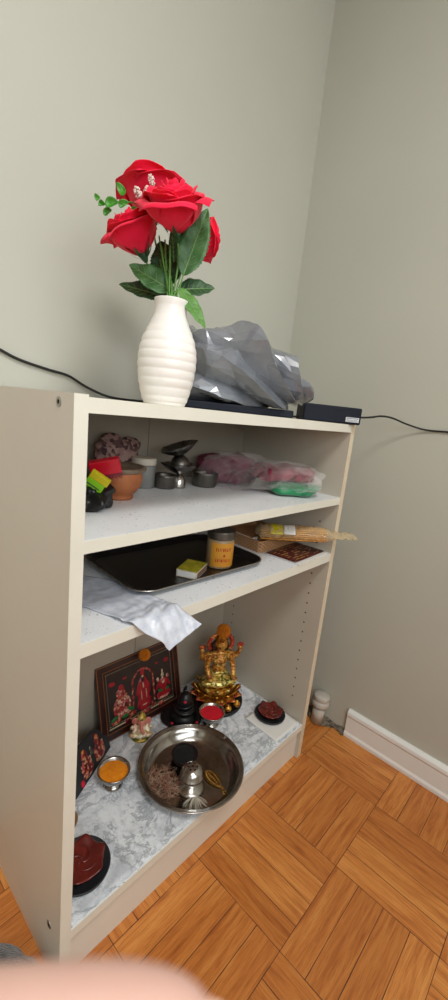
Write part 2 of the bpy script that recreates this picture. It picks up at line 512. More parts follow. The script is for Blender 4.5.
# crumbled gap between floor and wall where the baseboard is missing
bm = NB()
rnd = random.Random(3)
def gapf(u, v):
    y = -.056 + u * .44; w = .016 + .014 * noise.noise(Vector((y * 30, 0, 0))) + (.022 * max(0, 1 - abs(y - .06) / .09))
    h = .012 + .012 * max(0, 1 - abs(y - .08) / .08) + .006 * noise.noise(Vector((y * 40, 5, 0)))
    a = v * PI / 2
    n_ = 1 + .35 * noise.noise(Vector((y * 90, v * 4, 2)))
    return Vector((XR - w * math.cos(a) * n_, y, .0008 + h * math.sin(a) * n_))
grid(bm, gapf, 70, 8)
struct('trim_1', bm, MT['crack'])

# ------------------------------------------------------------------ bookcase
W, D, H, T = .806, .380, 1.060, .0206
bc = thing('bookcase', 'cream laminate open bookcase with three compartments against the wall', 'bookcase')
def panel(x0, x1, inner):
    bm = NB(); box(bm, x0, x1, .0, D, 0, H)
    for f in bm.faces:
        n = f.normal; f.normal_update()
        if f.normal.y < -.5: f.material_index = 1
    s = 1 if inner == x1 else -1
    for yy in (.05, .33):
        zs = [.20 + i * .032 for i in range(19) if not (.66 < .20 + i * .032 < .70)]
        for z in zs:
            c = Vector((inner, yy, z)); R_ = .0026
            ring = [bm.verts.new(c + Vector((s * .0003, R_ * math.cos(a), R_ * math.sin(a)))) for a in [2 * PI * k / 10 for k in range(10)]]
            f = bm.faces.new(ring if s < 0 else ring[::-1]); f.material_index = 2
    return bm
obj('side_panel', panel(0, T, T), [MT['cab'], MT['edge'], MT['hole']], bc, recalc=False)
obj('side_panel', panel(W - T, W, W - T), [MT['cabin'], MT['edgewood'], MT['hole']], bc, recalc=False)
def shelf(name, z0, z1, y0=.0, y1=D - .006, top='lam'):
    bm = NB(); box(bm, T, W - T, y0 + .001, y1, z0, z1)
    o = obj(name, bm, MT[top], bc)
    bm = NB(); box(bm, T, W - T, y0, y0 + .001, z0, z1 - .0003)
    obj('edge_band', bm, MT['edge'], o)
    return o
shelf('top_board', 1.0360, 1.0565, 0, D, 'cab')
shelf('shelf', .8375, .8571)
shelf('shelf', .6700, .6938)
shelf('bottom_shelf', .104, .1241, .0)
bm = NB(); box(bm, T, W - T, .012, .028, 0, .104); obj('plinth', bm, MT['cab'], bc)
bm = NB(); box(bm, T, W / 2 - .0008, D - .006, D, .0, 1.036); box(bm, W / 2 + .0008, W - T, D - .006, D, .0, 1.036)
box(bm, W / 2 - .0008, W / 2 + .0008, D - .004, D, 0, 1.036, 1)
obj('back_panel', bm, [MT['back'], MT['hole']], bc)
for z in (1.0465, .113):
    bm = NB(); M = Matrix.Translation((0, .042, z)) @ Matrix.Rotation(-PI / 2, 4, 'Y')
    lathe(bm, [(.0072, 0), (.0072, .0008), (.0055, .0012), (.0035, .0010)], 20, 0, M, cap=False)
    lathe(bm, [(.0036, .0006), (.0001, .0006)], 12, 1, M, cap=False)
    obj('cam_lock', bm, [MT['chrome'], MT['hole']], bc, smooth=False)

# ------------------------------------------------------------------ paper liner and mat on the bottom shelf
bm = NB()
def lin(u, v):
    x = T + .003 + u * (W - 2 * T - .006); y = .002 + .0025 * abs(math.sin(x * 130)) * (1 if v == 0 else 0) + v * (D - .012)
    return Vector((x, y, .1255 + .0006 * noise.noise(Vector((x * 9, y * 9, 0)))))
grid(bm, lin, 160, 24)
tag(obj('shelf_liner', bm, MT['marble'], smooth=True, solid=.0008), 'grey-veined white marble print paper lining the bottom shelf', 'shelf liner')
bm = NB()
def mat_(u, v): return Vector(((u - .5) * .120, (v - .5) * .125, .0009 + .0012 * noise.noise(Vector((u * 3, v * 3, 1)))))
grid(bm, mat_, 14, 14)
tag(obj('paper_mat', bm, MT['paper'], smooth=True, solid=.0012, loc=(.722, .072, .1274), rot=(0, 0, -.02)), 'small square of folded white paper under the right clay lamp', 'mat')

# ------------------------------------------------------------------ pipe stub
pp = thing('pipe_stub', 'short capped pipe painted off-white rising by the wall', 'pipe', (.978, .043, .004), (.03, .05, 0)); pp.scale = (1.2, 1.2, 1.0)
bm = NB(); lathe(bm, [(.018, 0), (.018, .070)], 24); obj('pipe', bm, MT['pipe'], pp, smooth=True)
bm = NB(); lathe(bm, [(.018, .066), (.0235, .066), (.025, .070), (.025, .083), (.0225, .087), (.0215, .089), (.0235, .092), (.0235, .104), (.021, .108), (.008, .110), (.0001, .1105)], 24)
obj('pipe_cap', bm, MT['pipe'], pp, smooth=True)

# ------------------------------------------------------------------ vase
vz = 1.0566
va = thing('vase', 'white ceramic vase with horizontal ribs at the front edge of the bookcase top', 'vase', (.191, .056, vz)); va.scale = (1, 1, .97)
def vr(z):
    k = [(0, .0340), (.012, .0385), (.04, .0450), (.068, .0478), (.088, .0472), (.108, .0425), (.128, .0340), (.146, .0268), (.156, .0252), (.164, .0262), (.168, .0272), (.171, .0276)]
    for (a, ra), (b, rb) in zip(k, k[1:]):
        if z <= b:
            t = (z - a) / (b - a); return ra + (rb - ra) * t
    return k[-1][1]
pr = []
for i in range(121):
    z = .171 * i / 120
    rr = sum(vr(min(.171, max(0, z + d * .004))) for d in (-1, 0, 1)) / 3
    rib = .0011 * (abs(math.sin(PI * z / .0145)) ** .7) * (1 if .006 < z < .125 else .15)
    pr.append((rr + rib, z))
pr += [(.0262, .1715), (.0240, .168), (.0235, .155), (.03, .13), (.04, .1), (.04, .03), (.0001, .02)]
bm = NB(); lathe(bm, [(.0001, 0)] + pr, 96, cap=False); obj('vase_body', bm, MT['vase'], va, smooth=True)

# ------------------------------------------------------------------ bouquet
bq = thing('rose_bouquet', 'bunch of red artificial roses with green leaves standing in the white vase', 'artificial flowers', (.191, .056, vz + .05))
bo = Vector((.191, .056, vz + .05))
def L(p): return p - bo
neck = L(Vector((.191, .056, vz + .165)))
foot = Vector((0, 0, 0))
def frame_from(z):
    z = z.normalized(); x = Vector((0, 0, 1)).cross(z)
    if x.length < 1e-3: x = Vector((1, 0, 0))
    x.normalize(); y = z.cross(x)
    return Matrix((x, y, z)).transposed().to_4x4()
def rose(pos, axis, R_=.045, seed=1, hh=1.0, spin=0):
    bm = NB(); rnd = random.Random(seed)
    M = Matrix.Translation(pos) @ frame_from(axis) @ Matrix.Rotation(spin, 4, 'Z')
    layers = [(3, .10, .20, .98, 1.5, 0), (4, .16, .36, 1.0, 1.15, .02), (4, .24, .52, .98, 1.05, .05), (5, .34, .70, .97, .90, .10), (4, .42, .84, .93, 1.05, .17), (4, .46, .94, .84, 1.0, .30)]
    for li, (n, rb, rt, ht, w, curl) in enumerate(layers):
        for k in range(n):
            a0 = 2 * PI * (k + .5 * (li % 2)) / n + rnd.uniform(-.15, .15); tw = rnd.uniform(-.06, .10); hj = rnd.uniform(.93, 1.07)
            def f(u, v, a0=a0, rb=rb, rt=rt, ht=ht, w=w, curl=curl, tw=tw, hj=hj):
                s = u * 2 - 1; t = v
                wid = w * (.30 + .78 * math.sin(min(1, t * 1.12) * PI / 2)) * (1 - .30 * max(0, t - .75) / .25)
                a = a0 + s * wid
                r = R_ * (rb * .3 + (rt - rb * .3) * (1 - (1 - min(1, t * 1.25)) ** 2.1)) + R_ * tw * s
                edge = max(0, t - .72) / .28; se = abs(s) ** 2.5
                r += R_ * (curl * (edge ** 1.6) * 1.2 + .10 * curl * 4 * se * t)
                z = R_ * 1.62 * hh * hj * ht * (t - .10 * se * t) - R_ * curl * 1.25 * edge ** 2
                z += R_ * .03 * math.sin(s * 5 + a0 * 3) * t
                # pointed fold in the middle of the rim of outer petals
                if curl > .1: r += R_ * .10 * math.exp(-(s / .25) ** 2) * edge
                return M @ Vector((r * math.cos(a), r * math.sin(a), z))
            grid(bm, f, 12, 12)
    o = obj('rose_head', bm, MT['red'], bq, smooth=True, solid=.0007, recalc=False)
    bm = NB()
    for k in range(5):
        a0 = 2 * PI * k / 5
        def g(u, v, a0=a0):
            s = (u - .5) * 2 * .28 * (1 - v); r = R_ * (.14 + .42 * v) ; z = R_ * (-.12 + .42 * v ** 1.4)
            return M @ Vector((r * math.cos(a0 + s * 1.6), r * math.sin(a0 + s * 1.6), z - .001))
        grid(bm, g, 4, 6)
    lathe(bm, [(.0001, -.014), (.003, -.013), (.0065, -.006), (.0075, 0), (.004, .004)], 12, 0, M, cap=False)
    obj('sepal', bm, MT['leafdark'], o, smooth=True, recalc=False)
    # stem
    base = M @ Vector((0, 0, -.013)); ax = axis.normalized()
    bm = NB(); mid = (base * .5 + neck * .5) - ax * .015
    tube(bm, [base, base - ax * .02, mid, neck + Vector((rnd.uniform(-.008, .008), rnd.uniform(-.008, .008), 0)), foot + Vector((rnd.uniform(-.02, .02), rnd.uniform(-.02, .02), 0))], .0016, 8)
    obj('stem', bm, MT['stem'], bq, smooth=True)
D0 = .70
rose(L(at(143, 254, .690)), cvec(-.36, .84, -.42), .0425, 11, .92, .4)
rose(L(at(177, 233, .650)), cvec(-.02, .80, -.62), .044, 5, .92, 1.1)
rose(L(at(154, 219, .725)), cvec(-.02, 1, -.16), .049, 8, .95, .2)
rose(L(at(192, 240, .745)), cvec(.80, .25, .2), .030, 21, 1.0, .9)

def leaf(base, tip, w, nrm, mat, fold=.25, bend=.12, name='leaf', serr=True):
    base = L(base); tip = L(tip); ax = tip - base; Ln = ax.length; ax.normalize()
    sd = ax.cross(nrm).normalized(); nn = sd.cross(ax).normalized()
    bm = NB()
    def prof_(t): return math.sin(PI * min(1, t) ** .82) ** .8 * (1 - .15 * t)
    def f(u, v):
        s = u * 2 - 1; t = v
        ww = w * prof_(t)
        if serr and abs(s) > .95: ww *= 1 + .05 * (1 if int(v * 36) % 2 else -1)
        wav = .03 * w * math.sin(t * 22) * abs(s)
        return base + ax * (Ln * t) + sd * (s * ww * .5) + nn * (abs(s) * ww * fold * .5 + wav - Ln * bend * (t ** 2))
    grid(bm, f, 8, 36)
    o = obj(name, bm, MT[mat], bq, smooth=True, solid=.0005, recalc=False)
    bm = NB()
    cl = [base + ax * (Ln * t) - nn * (Ln * bend * t * t) + nn * .0004 for t in [i / 8 for i in range(9)]]
    tube(bm, cl, lambda t: .0009 * (1 - .8 * t) + .0001, 6, n=2)
    for k in range(1, 7):
        t = k / 8; ww = w * prof_(t + .08)
        p0 = cl[k]
        for s in (-1, 1):
            t2 = min(.97, t + .13); w2 = w * prof_(t2) * .40
            p1 = base + ax * (Ln * t2) + sd * (s * w2) + nn * (w2 * fold - Ln * bend * t2 * t2 + .0005)
            tube(bm, [p0, p1], lambda q: .0004 * (1 - .6 * q), 4)
    obj('vein', bm, MT['vein'], o, smooth=True)
    return o
tc = cvec(0, 0, -1)
leaf(at(183, 276, .675), at(208, 206, .665), .050, (tc + cvec(.15, 0, 0)), 'leaf', .22, .06)
leaf(at(173, 292, .680), at(129, 263, .668), .046, (tc + cvec(0, .25, 0)), 'leaf', .22, .05)
leaf(at(168, 298, .690), at(118, 282, .705), .036, (tc + cvec(0, .30, 0)), 'leafdark', .22, .05)
leaf(at(178, 290, .690), at(215, 287, .705), .040, (tc + cvec(0, .30, 0)), 'leafdark', .22, .05)
leaf(at(180, 288, .672), at(206, 327, .655), .027, (tc + cvec(.2, .5, 0)), 'leafbright', .2, .05)
leaf(at(172, 285, .710), at(160, 240, .715), .060, (tc + cvec(0, .2, 0)), 'leafdark', .15, .03)
leaf(at(174, 262, .70), at(172, 226, .66), .016, tc, 'leafdark', .15, .03, serr=False)
# leaf petioles and inner stems
bm = NB()
for u, v, d in ((183, 276, .675), (173, 292, .680), (168, 298, .690), (178, 290, .690), (180, 288, .672), (172, 285, .710), (165, 240, .69), (184, 262, .69), (170, 245, .675), (159, 236, .68)):
    p = L(at(u, v, d)); e = foot + Vector((random.uniform(-.02, .02), random.uniform(-.02, .02), .0))
    nk = neck + Vector((random.uniform(-.010, .010), random.uniform(-.010, .010), 0))
    tube(bm, [p, (p + nk) / 2 + Vector((0, 0, .002)), nk, e], .0013, 6)
obj('petiole', bm, MT['leafbright'], bq, smooth=True)
# green sprig at the left
bm = NB()
sp = [L(at(168, 232, .69)), L(at(150, 210, .675)), L(at(128, 202, .67)), L(at(104, 204, .665))]
tube(bm, sp, .0011, 6)
so = obj('sprig', bm, MT['sprig'], bq, smooth=True)
def disc_leaf(u, v, d, rw, rh, ang):
    c = L(at(u, v, d)); R3 = CM @ Matrix.Rotation(ang, 3, 'Z')
    bm = NB()
    def f(a, b):
        th = a * 2 * PI; r = b
        return c + R3 @ Vector((rw * r * math.cos(th), rh * r * math.sin(th) * (1 - .25 * math.cos(th)), .004 * r * r - .002 * math.cos(2 * th) * r))
    grid(bm, f, 24, 5)
    obj('leaflet', bm, MT['sprig'], bq, smooth=True, solid=.0006, recalc=False)
for a in ((112, 204, .662, .0105, .0085, .2), (102, 205, .664, .0055, .0048, -.1), (98, 199, .664, .004, .0055, .5), (122, 191, .664, .0060, .0115, .5), (124, 205, .662, .0085, .0058, .5), (135, 212, .67, .008, .005, -.4), (108, 213, .668, .0075, .0055, .6)):
    disc_leaf(*a)
def berries(u, v, d, ang, s):
    c = L(at(u, v, d)); ax = (CM @ Vector((math.cos(ang), math.sin(ang), .2))).normalized(); M = frame_from(ax)
    bm = NB(); rnd = random.Random(int(u))
    for i in range(46):
        t = rnd.random(); a = rnd.uniform(0, 2 * PI); r = s * .42 * math.sin(PI * (.12 + .80 * t)) ** .7
        p = M @ Vector((r * math.cos(a), r * math.sin(a), (t - .5) * s * 1.6))
        ball(bm, c + p, s * .17, sub=1)
    ball(bm, c, (s * .3, s * .3, s * .3), sub=2)
    obj('berry_cluster', bm, MT['berry'], bq, smooth=True)
    bm = NB(); tube(bm, [c - ax * s * .7, L(at(163, 218, .69))], .001, 6); obj('stem', bm, MT['stem'], bq, smooth=True)
berries(138, 193, .655, 2.0, .0115); berries(146.5, 191, .655, 1.3, .0085); berries(151.5, 180, .655, 1.9, .0095)

# ------------------------------------------------------------------ on top: box, bag, adapter, cables
TZ = 1.0568
ang = -.70
bm = NB(); box(bm, -.135, .135, -.05, .055, 0, .017)
tag(obj('set_top_box', bm, MT['navy'], loc=(.468, .150, TZ), rot=(0, 0, ang), bevel=.003), 'flat dark blue box lying under the grey polythene bag', 'electronic box')
bm = NB()
def crisp(o, ratio):
    """facets with sharp creases"""
    d = o.modifiers.new('facets', 'DECIMATE'); d.ratio = ratio
    for p in o.data.polygons: p.use_smooth = False
    return o
def bagshape(q):
    # q in local metres: x along the long side of the heap, z up
    x, y, z = q
    t = (x + .165) / .33
    top = 1.0 - .10 * max(0, .25 - t) / .25 - .52 * (max(0, t - .60) / .40) ** 1.4
    z = (z + .085) * top - .085
    h = (z + .085) / .17
    nz = noise.noise(Vector((x * 9, y * 9, z * 9)))
    # deep pleats fanning out from the gathered lower right end, crossed by short random creases
    gx, gz = .165 - x, z + .10
    th = math.atan2(gz, gx); dist = math.hypot(gx, gz)
    c1 = folds(Vector((x * .8 + z * .3, y * .9, z * 1.3)), 61, 9, 2)
    f = (th * 3.1 + .42 * nz + .10 * math.sin(dist * 30) + .12) % 1
    tri = f / .66 if f < .66 else (1 - f) / .34
    d = (tri - .5) * .037 * min(1, dist / .10) + c1 * .014
    n_ = Vector((x * .35, y * 1.6, z + .02)).normalized()
    q2 = Vector((x, y * (.78 + .2 * (1 - abs(t - .5))), z)) + n_ * d
    q2.x += .055 * max(0, 1 - h) * max(0, t - .6)
    return q2
lump(bm, (0, 0, .083), (.158, .088, .084), 23, .06, 8, 2.9, 7, 0, .001, shape=bagshape, octs=2)
for v in bm.verts:
    if v.co.y > .05 and v.co.z < .05: v.co.z -= .0163 * (1 - v.co.z / .05) * min(1, (v.co.y - .05) / .02)
tag(crisp(obj('plastic_bag', bm, MT['greybag'], loc=(.478, .163, TZ + .0175), rot=(0, 0, -.80)), .02), 'crumpled grey polythene bag heaped beside the white vase', 'bag')
ad = thing('power_adapter', 'dark blue power brick overhanging the right front corner of the bookcase top', 'power adapter', (.747, .055, TZ + .0002), (0, 0, -.72))
bm = NB(); box(bm, -.078, .078, -.036, .036, 0, .043); obj('adapter_body', bm, MT['navy'], ad, bevel=.004)
bm = NB(); box(bm, .036, .072, -.0366, -.036, .006, .018); lb = obj('white_sticker', bm, MT['sticker'], ad)
bm = NB()
for r_, z in enumerate((.0145, .0105, .0078)):
    x = .0385
    while x < .068:
        l = random.uniform(.0012, .004); box(bm, x, min(x + l, .070), -.0369, -.0366, z, z + (.0018 if r_ == 0 else .0010)); x += l + .0012
obj('print', bm, MT['ink'], lb)
bm = NB()
tube(bm, [(.800, .008, 1.0785), (.818, -.008, 1.0785), (.845, -.022, 1.082), (.88, -.034, 1.088), (.93, -.045, 1.087), (.975, -.075, 1.074), (1.004, -.12, 1.064), (1.006, -.20, 1.064), (1.006, -.32, 1.05), (1.0, -.6, .8), (.99, -.9, .3), (.985, -1.25, .01), (.95, -1.6, .006)], .0026, 8)
tag(obj('power_cable', bm, MT['cable'], smooth=True), 'thin black cable running from the power brick along the right wall', 'cable')
bm = NB()
tube(bm, [(-.9, .384, 1.44), (-.35, .386, 1.27), (-.1, .387, 1.180), (.03, .387, 1.134), (.08, .387, 1.1155), (.14, .387, 1.1040), (.185, .386, 1.097), (.225, .384, 1.0790), (.262, .365, 1.0640), (.30, .355, 1.0595), (.40, .362, 1.0595), (.60, .350, 1.0595), (.70, .22, 1.0595), (.695, .115, 1.063)], .0028, 8)
tag(obj('extension_cable', bm, MT['cable'], smooth=True), 'black cord hanging down the left of the back wall behind the vase', 'cable')

# ------------------------------------------------------------------ top compartment
S1 = .8574
pt = thing('clay_pot', 'orange terracotta pot with a dusty grey rim', 'pot', (.216, .217, S1)); pt.scale = (1.14, 1.14, 1.12)
bm = NB()
lathe(bm, [(.0001, 0), (.026, 0), (.027, .004), (.0255, .008), (.030, .012), (.039, .024), (.042, .038), (.041, .050), (.041, .054), (.036, .054), (.037, .04), (.03, .015), (.0001, .012)], 48, cap=False)
obj('pot_body', bm, MT['clay'], pt, smooth=True)
bm = NB(); lathe(bm, [(.0405, .050), (.0475, .054), (.0485, .058), (.0470, .061), (.040, .060), (.034, .056), (.0001, .055)], 48, cap=False)
obj('rim_dish', bm, MT['clayrim'], pt, smooth=True)
jr = thing('storage_jar', 'small cloudy plastic jar with white lid behind the terracotta pot', 'jar', (.335, .295, S1))
bm = NB(); lathe(bm, [(.0001, 0), (.026, 0), (.028, .003), (.028, .052), (.026, .056), (.0001, .056)], 40, cap=False); obj('jar_body', bm, MT['jar'], jr, smooth=True)
bm = NB(); lathe(bm, [(.0001, .056), (.029, .056), (.0295, .058), (.0295, .070), (.028, .072), (.0001, .072)], 40, cap=False); obj('jar_lid', bm, MT['lid'], jr, smooth=False)

def bowl(name, label, loc, r, h, m='steeldull'):
    bm = NB(); lathe(bm, [(.0001, 0), (r * .9, 0), (r * .97, h * .12), (r, h * .9), (r * 1.05, h), (r * 1.02, h * 1.03), (r * .95, h * .93), (r * .92, h * .15), (.0001, h * .08)], 40, cap=False)
    return tag(obj(name, bm, MT[m], smooth=True, loc=loc), label, 'bowl')
bowl('steel_bowl', 'small straight-sided steel bowl left of the stacked metal lamps', (.383, .270, S1), .0285, .032)
bowl('steel_bowl', 'small straight-sided steel bowl right of the stacked metal lamps', (.505, .255, S1), .034, .036)
def lampdish(bm, r, h, M=None, lobes=5):
    w = lambda a, z: 1 + (.16 * max(0, math.cos(a * lobes / 1.0)) ** 6 if z > h * .6 else 0)
    lathe(bm, [(.0001, 0), (r * .35, .001), (r * .75, h * .45), (r, h), (r * 1.0, h * 1.08), (r * .93, h), (r * .68, h * .5), (.0001, h * .25)], 50, 0, M, w, cap=False)
ls = thing('metal_oil_lamp', 'dark metal oil lamp of stacked cups on a bell foot', 'oil lamp', (.420, .262, S1))
bm = NB(); lathe(bm, [(.0001, 0), (.0185, 0), (.0185, .004), (.0175, .018), (.012, .028), (.007, .033), (.006, .037), (.0001, .037)], 36, cap=False); obj('bell_foot', bm, MT['steel'], ls, smooth=True)
bm = NB(); lampdish(bm, .041, .022, Matrix.Translation((0, 0, .036))); obj('lamp_dish', bm, MT['darksteel'], ls, smooth=True)
bm = NB(); lathe(bm, [(.0001, .05), (.025, .050), (.0245, .062), (.019, .074), (.011, .081), (.006, .083), (.0001, .083)], 36, cap=False); obj('dome', bm, MT['steeldull'], ls, smooth=True)
bm = NB(); lampdish(bm, .044, .022)
tag(obj('lamp_bowl', bm, MT['darksteel'], smooth=True, loc=(.418, .260, S1 + .0835), rot=(.10, -.36, -.75)), 'dark pointed-rim lamp bowl tilted on top of the stacked metal lamp', 'lamp bowl')
bm = NB(); lump(bm, (0, 0, .058), (.058, .024, .060), 31, .25, 14, 3, 5, 0, .001)
tag(obj('lace_cloth', bm, MT['lace'], smooth=True, loc=(.290, .338, S1)), 'crumpled brown and pink lace cloth in the back corner', 'cloth')
bm = NB(); lump(bm, (0, 0, .012), (.040, .015, .015), 32, .3, 14, 3, 4, 0, .001)
tag(obj('lace_garland', bm, MT['lace'], smooth=True, loc=(.375, .350, S1 + .0)), 'low brown and white lace garland behind the white-lidded jar', 'garland')
# black crumpled bag, red and lime packets
bm = NB(); lump(bm, (0, 0, .020), (.052, .045, .030), 41, .35, 18, 2.3, 5, -.4, .0008)
tag(obj('black_bag', bm, MT['blackfilm'], smooth=True, loc=(.112, .175, S1)), 'crumpled black plastic bag beside the terracotta pot', 'bag')
rp = thing('red_packet', 'bright red packet with fringed edge tilted on the black bag', 'packet', (.150, .164, S1 + .075), (.3, -.25, -.65))
bm = NB(); box(bm, -.028, .028, -.008, .008, -.014, .016); obj('packet_body', bm, MT['redfoil'], rp, bevel=.002)
bm = NB()
for i in range(22): box(bm, -.028 + i * .0026, -.0265 + i * .0026, -.0088, -.0075, -.020 - .002 * (i % 3), -.012)
obj('fringe', bm, MT['magenta'], rp)
yp = thing('lime_packet', 'lime green and yellow printed packet on the black bag', 'packet', (.118, .148, S1 + .044), (.35, .55, -.7))
bm = NB(); box(bm, -.017, .017, -.004, .004, -.020, .014, 0); box(bm, -.017, .020, -.004, .004, .014, .030, 1)
obj('packet_body', bm, [MT['lime'], MT['yellow']], yp, bevel=.0015)
bm = NB()
for i in range(3): box(bm, -.013, .012, -.0046, -.004, -.013 + i * .007, -.011 + i * .007)
obj('dark_print', bm, MT['ink'], yp)

# bag of cloths
rz = -.42
def flat(z0):
    def f(q): return q
    return f
bm = NB(); lump(bm, (0, 0, .015), (.064, .050, .016), 51, .24, 16, 3.2, 5, 0, .001)
tag(obj('green_cloth', bm, MT['green'], smooth=True, loc=(.675, .088, S1 + .002), rot=(0, 0, rz)), 'folded green cloth inside the clear plastic bag', 'cloth')
bm = NB(); lump(bm, (0, 0, .014), (.088, .055, .022), 52, .30, 14, 3.0, 5, 0, -.002)
tag(obj('magenta_cloth', bm, MT['magenta'], smooth=True, loc=(.668, .125, S1 + .0375), rot=(0, 0, rz)), 'folded magenta cloth on the green cloth inside the clear bag', 'cloth')
bm = NB(); lump(bm, (0, 0, .040), (.082, .048, .043), 53, .22, 11, 2.8, 5, 0, .001)
tag(obj('plum_cloth', bm, MT['plum'], smooth=True, loc=(.600, .262, S1 + .002), rot=(0, 0, -.75)), 'dull plum cloth filling the left end of the clear bag', 'cloth')
bm = NB()
def pouch(q):
    t = (q.x + .16) / .32
    return Vector((q.x, q.y * (.9 + .2 * t), q.z * (1.12 - .42 * t)))
lump(bm, (0, 0, .044), (.165, .080, .047), 54, .20, 13, 3.2, 6, 0, .0006, shape=pouch, octs=2)
tag(crisp(obj('clear_bag', bm, MT['film'], loc=(.635, .176, S1), rot=(0, 0, -1.05)), .03), 'clear plastic bag of folded plum, magenta and green cloths', 'bag')

# ------------------------------------------------------------------ middle compartment
S2 = .6941
def rrect(w, d, r, n=8):
    P = []
    for cx, cy, a0 in ((w / 2 - r, d / 2 - r, 0), (-w / 2 + r, d / 2 - r, PI / 2), (-w / 2 + r, -d / 2 + r, PI), (w / 2 - r, -d / 2 + r, 1.5 * PI)):
        for k in range(n + 1):
            a = a0 + PI / 2 * k / n; P.append((cx + r * math.cos(a), cy + r * math.sin(a)))
    return P
def loft(bm, rings, mat=0, close=True):
    R_ = [[bm.verts.new(p) for p in r] for r in rings]
    for a, b in zip(R_, R_[1:]):
        n = len(a)
        for i in range(n): bm.faces.new((a[i], a[(i + 1) % n], b[(i + 1) % n], b[i])).material_index = mat
    if close: bm.faces.new(R_[0]).material_index = mat; bm.faces.new(R_[-1]).material_index = mat
ty = thing('serving_tray', 'black rectangular tray with rounded corners and thin silver edge', 'tray', (.363, .180, S2), (0, 0, -.05))
tw, td = .375, .252
bm = NB()
secs = [(-.05, 0), (-.03, .0), (0.0, .013), (.003, .0145), (.003, .0125), (-.026, .0015), (-.05, .0012)]
# outer to inner profile: offset from rim, height
prof_t = [(-.034, 0), (-.022, 0), (0, .0135), (-.002, .0142), (-.024, .0022), (-.036, .0016)]
loft(bm, [[(x * 1.0, y, z) for x, y in rrect(tw + 2 * o, td + 2 * o, .045 + o)] for o, z in prof_t])
obj('tray_pan', bm, MT['tray'], ty, smooth=False, bevel=0)
bm = NB()
ring = [(x, y, .0142) for x, y in rrect(tw + .001, td + .001, .045)]
prof_r = [(-.0016, .0128), (.0012, .0130), (.0018, .0146), (-.0006, .0156), (-.0022, .0146)]
rs_ = [[(x, y, z) for x, y in rrect(tw + 2 * o, td + 2 * o, .045 + o)] for o, z in prof_r]
loft(bm, rs_ + [rs_[0]], close=False)
obj('silver_edge', bm, MT['trayrim'], ty, smooth=True)
S2t = S2 + .0018
yj = thing('spice_jar', 'clear jar with yellow label and grey steel lid standing on the black tray', 'jar', (.436, .112, S2t), (0, 0, -.75)); yj.scale = (1.14, 1.14, 1.02)
bm = NB(); lathe(bm, [(.0001, 0), (.0265, 0), (.028, .003), (.028, .066), (.026, .070), (.0001, .070)], 48, cap=False); obj('jar_body', bm, MT['jarbody'], yj, smooth=True)
bm = NB(); lathe(bm, [(.0001, .069), (.0295, .069), (.030, .071), (.0295, .084), (.028, .087), (.0001, .0875)], 48, cap=False); obj('jar_lid', bm, MT['steeldull'], yj, smooth=False)
bm = NB()
def lab(u, v):
    a = -PI / 2 - .75 + u * 2.2; return Vector((.02845 * math.cos(a), .02845 * math.sin(a), .006 + v * .056))
grid(bm, lab, 30, 2); lo = obj('yellow_label', bm, MT['jarlabel'], yj, smooth=True, recalc=False)
bm = NB()
def mark(a0, a1, z0, z1):
    grid(bm, lambda u, v: Vector((.0287 * math.cos(a0 + (a1 - a0) * u), .0287 * math.sin(a0 + (a1 - a0) * u), z0 + (z1 - z0) * v)), 3, 1)
rnd = random.Random(4)
for row, (z, h) in enumerate(((.043, .008), (.018, .007))):
    a = -PI / 2 - .35
    while a < -PI / 2 + .85:
        l = rnd.uniform(.05, .11); mark(a, a + l * .5, z, z + h); mark(a, a + l, z + (h - .0018) * rnd.choice((0, 1)), z + h * rnd.choice((.3, 1))); a += l + .06
mark(-PI / 2 + .2, -PI / 2 + .34, .030, .036)
obj('red_print', bm, MT['redink'], lo, smooth=True, recalc=False)
mb = thing('matchbox', 'small matchbox with yellow-green top lying on the black tray', 'matchbox', (.352, .112, S2t), (0, 0, .56 - .1))
mb.location = (.347, .110, S2t); mb.scale = (1.18, 1.18, 1.15)
bm = NB(); box(bm, -.029, .029, -.0205, .0205, 0, .0145); obj('box_sleeve', bm, MT['matchside'], mb, bevel=.0008)
bm = NB(); box(bm, -.0285, .0285, -.020, .020, .0145, .0149); obj('printed_top', bm, MT['matchtop'], mb)
bm = NB(); box(bm, -.027, .027, -.0209, -.0205, .002, .0125); obj('striker_strip', bm, MT['striker'], mb)
bm = NB(); box(bm, -.0294, -.029, -.018, .018, .002, .0125); obj('tray_end', bm, MT['paper'], mb)

# basket
bk = thing('wicker_basket', 'shallow woven reed basket at the right end of the middle shelf', 'basket', (.684, .190, S2), (0, 0, -.03))
bm = NB()
w_, d_ = .172, .165
prof_b = [(-.010, 0), (-.001, 0), (0, .029), (-.004, .029), (-.006, .003), (-.012, .0025)]
loft(bm, [[(x, y, z) for x, y in rrect(w_ + 2 * o, d_ + 2 * o, .012 + max(o, -.010))] for o, z in prof_b])
obj('basket_body', bm, MT['wicker'], bk)
bm = NB()
P = [(x, y, .030) for x, y in rrect(w_ - .002, d_ - .002, .012)]
tube(bm, P + [P[0]], .0028, 8, n=1); obj('basket_rim', bm, MT['wicker'], bk, smooth=True)
bm = NB(); box(bm, -.060, .060, -.045, .045, 0, .030, 0)
cb_ = thing('card_box', 'small tan cardboard box lying in the woven basket', 'box', (.664, .190, S2 + .0035), (0, 0, -.05))
obj('box_body', bm, MT['card'], cb_, bevel=.001)
bm = NB(); box(bm, -.0605, -.060, -.04, .04, .004, .029); box(bm, -.056, -.036, -.0456, -.045, .003, .029); obj('white_end_label', bm, MT['paper'], cb_)
bm = NB(); box(bm, -.0505, -.044, -.0460, -.0456, .008, .024); obj('blue_print', bm, MT['ink'], cb_)
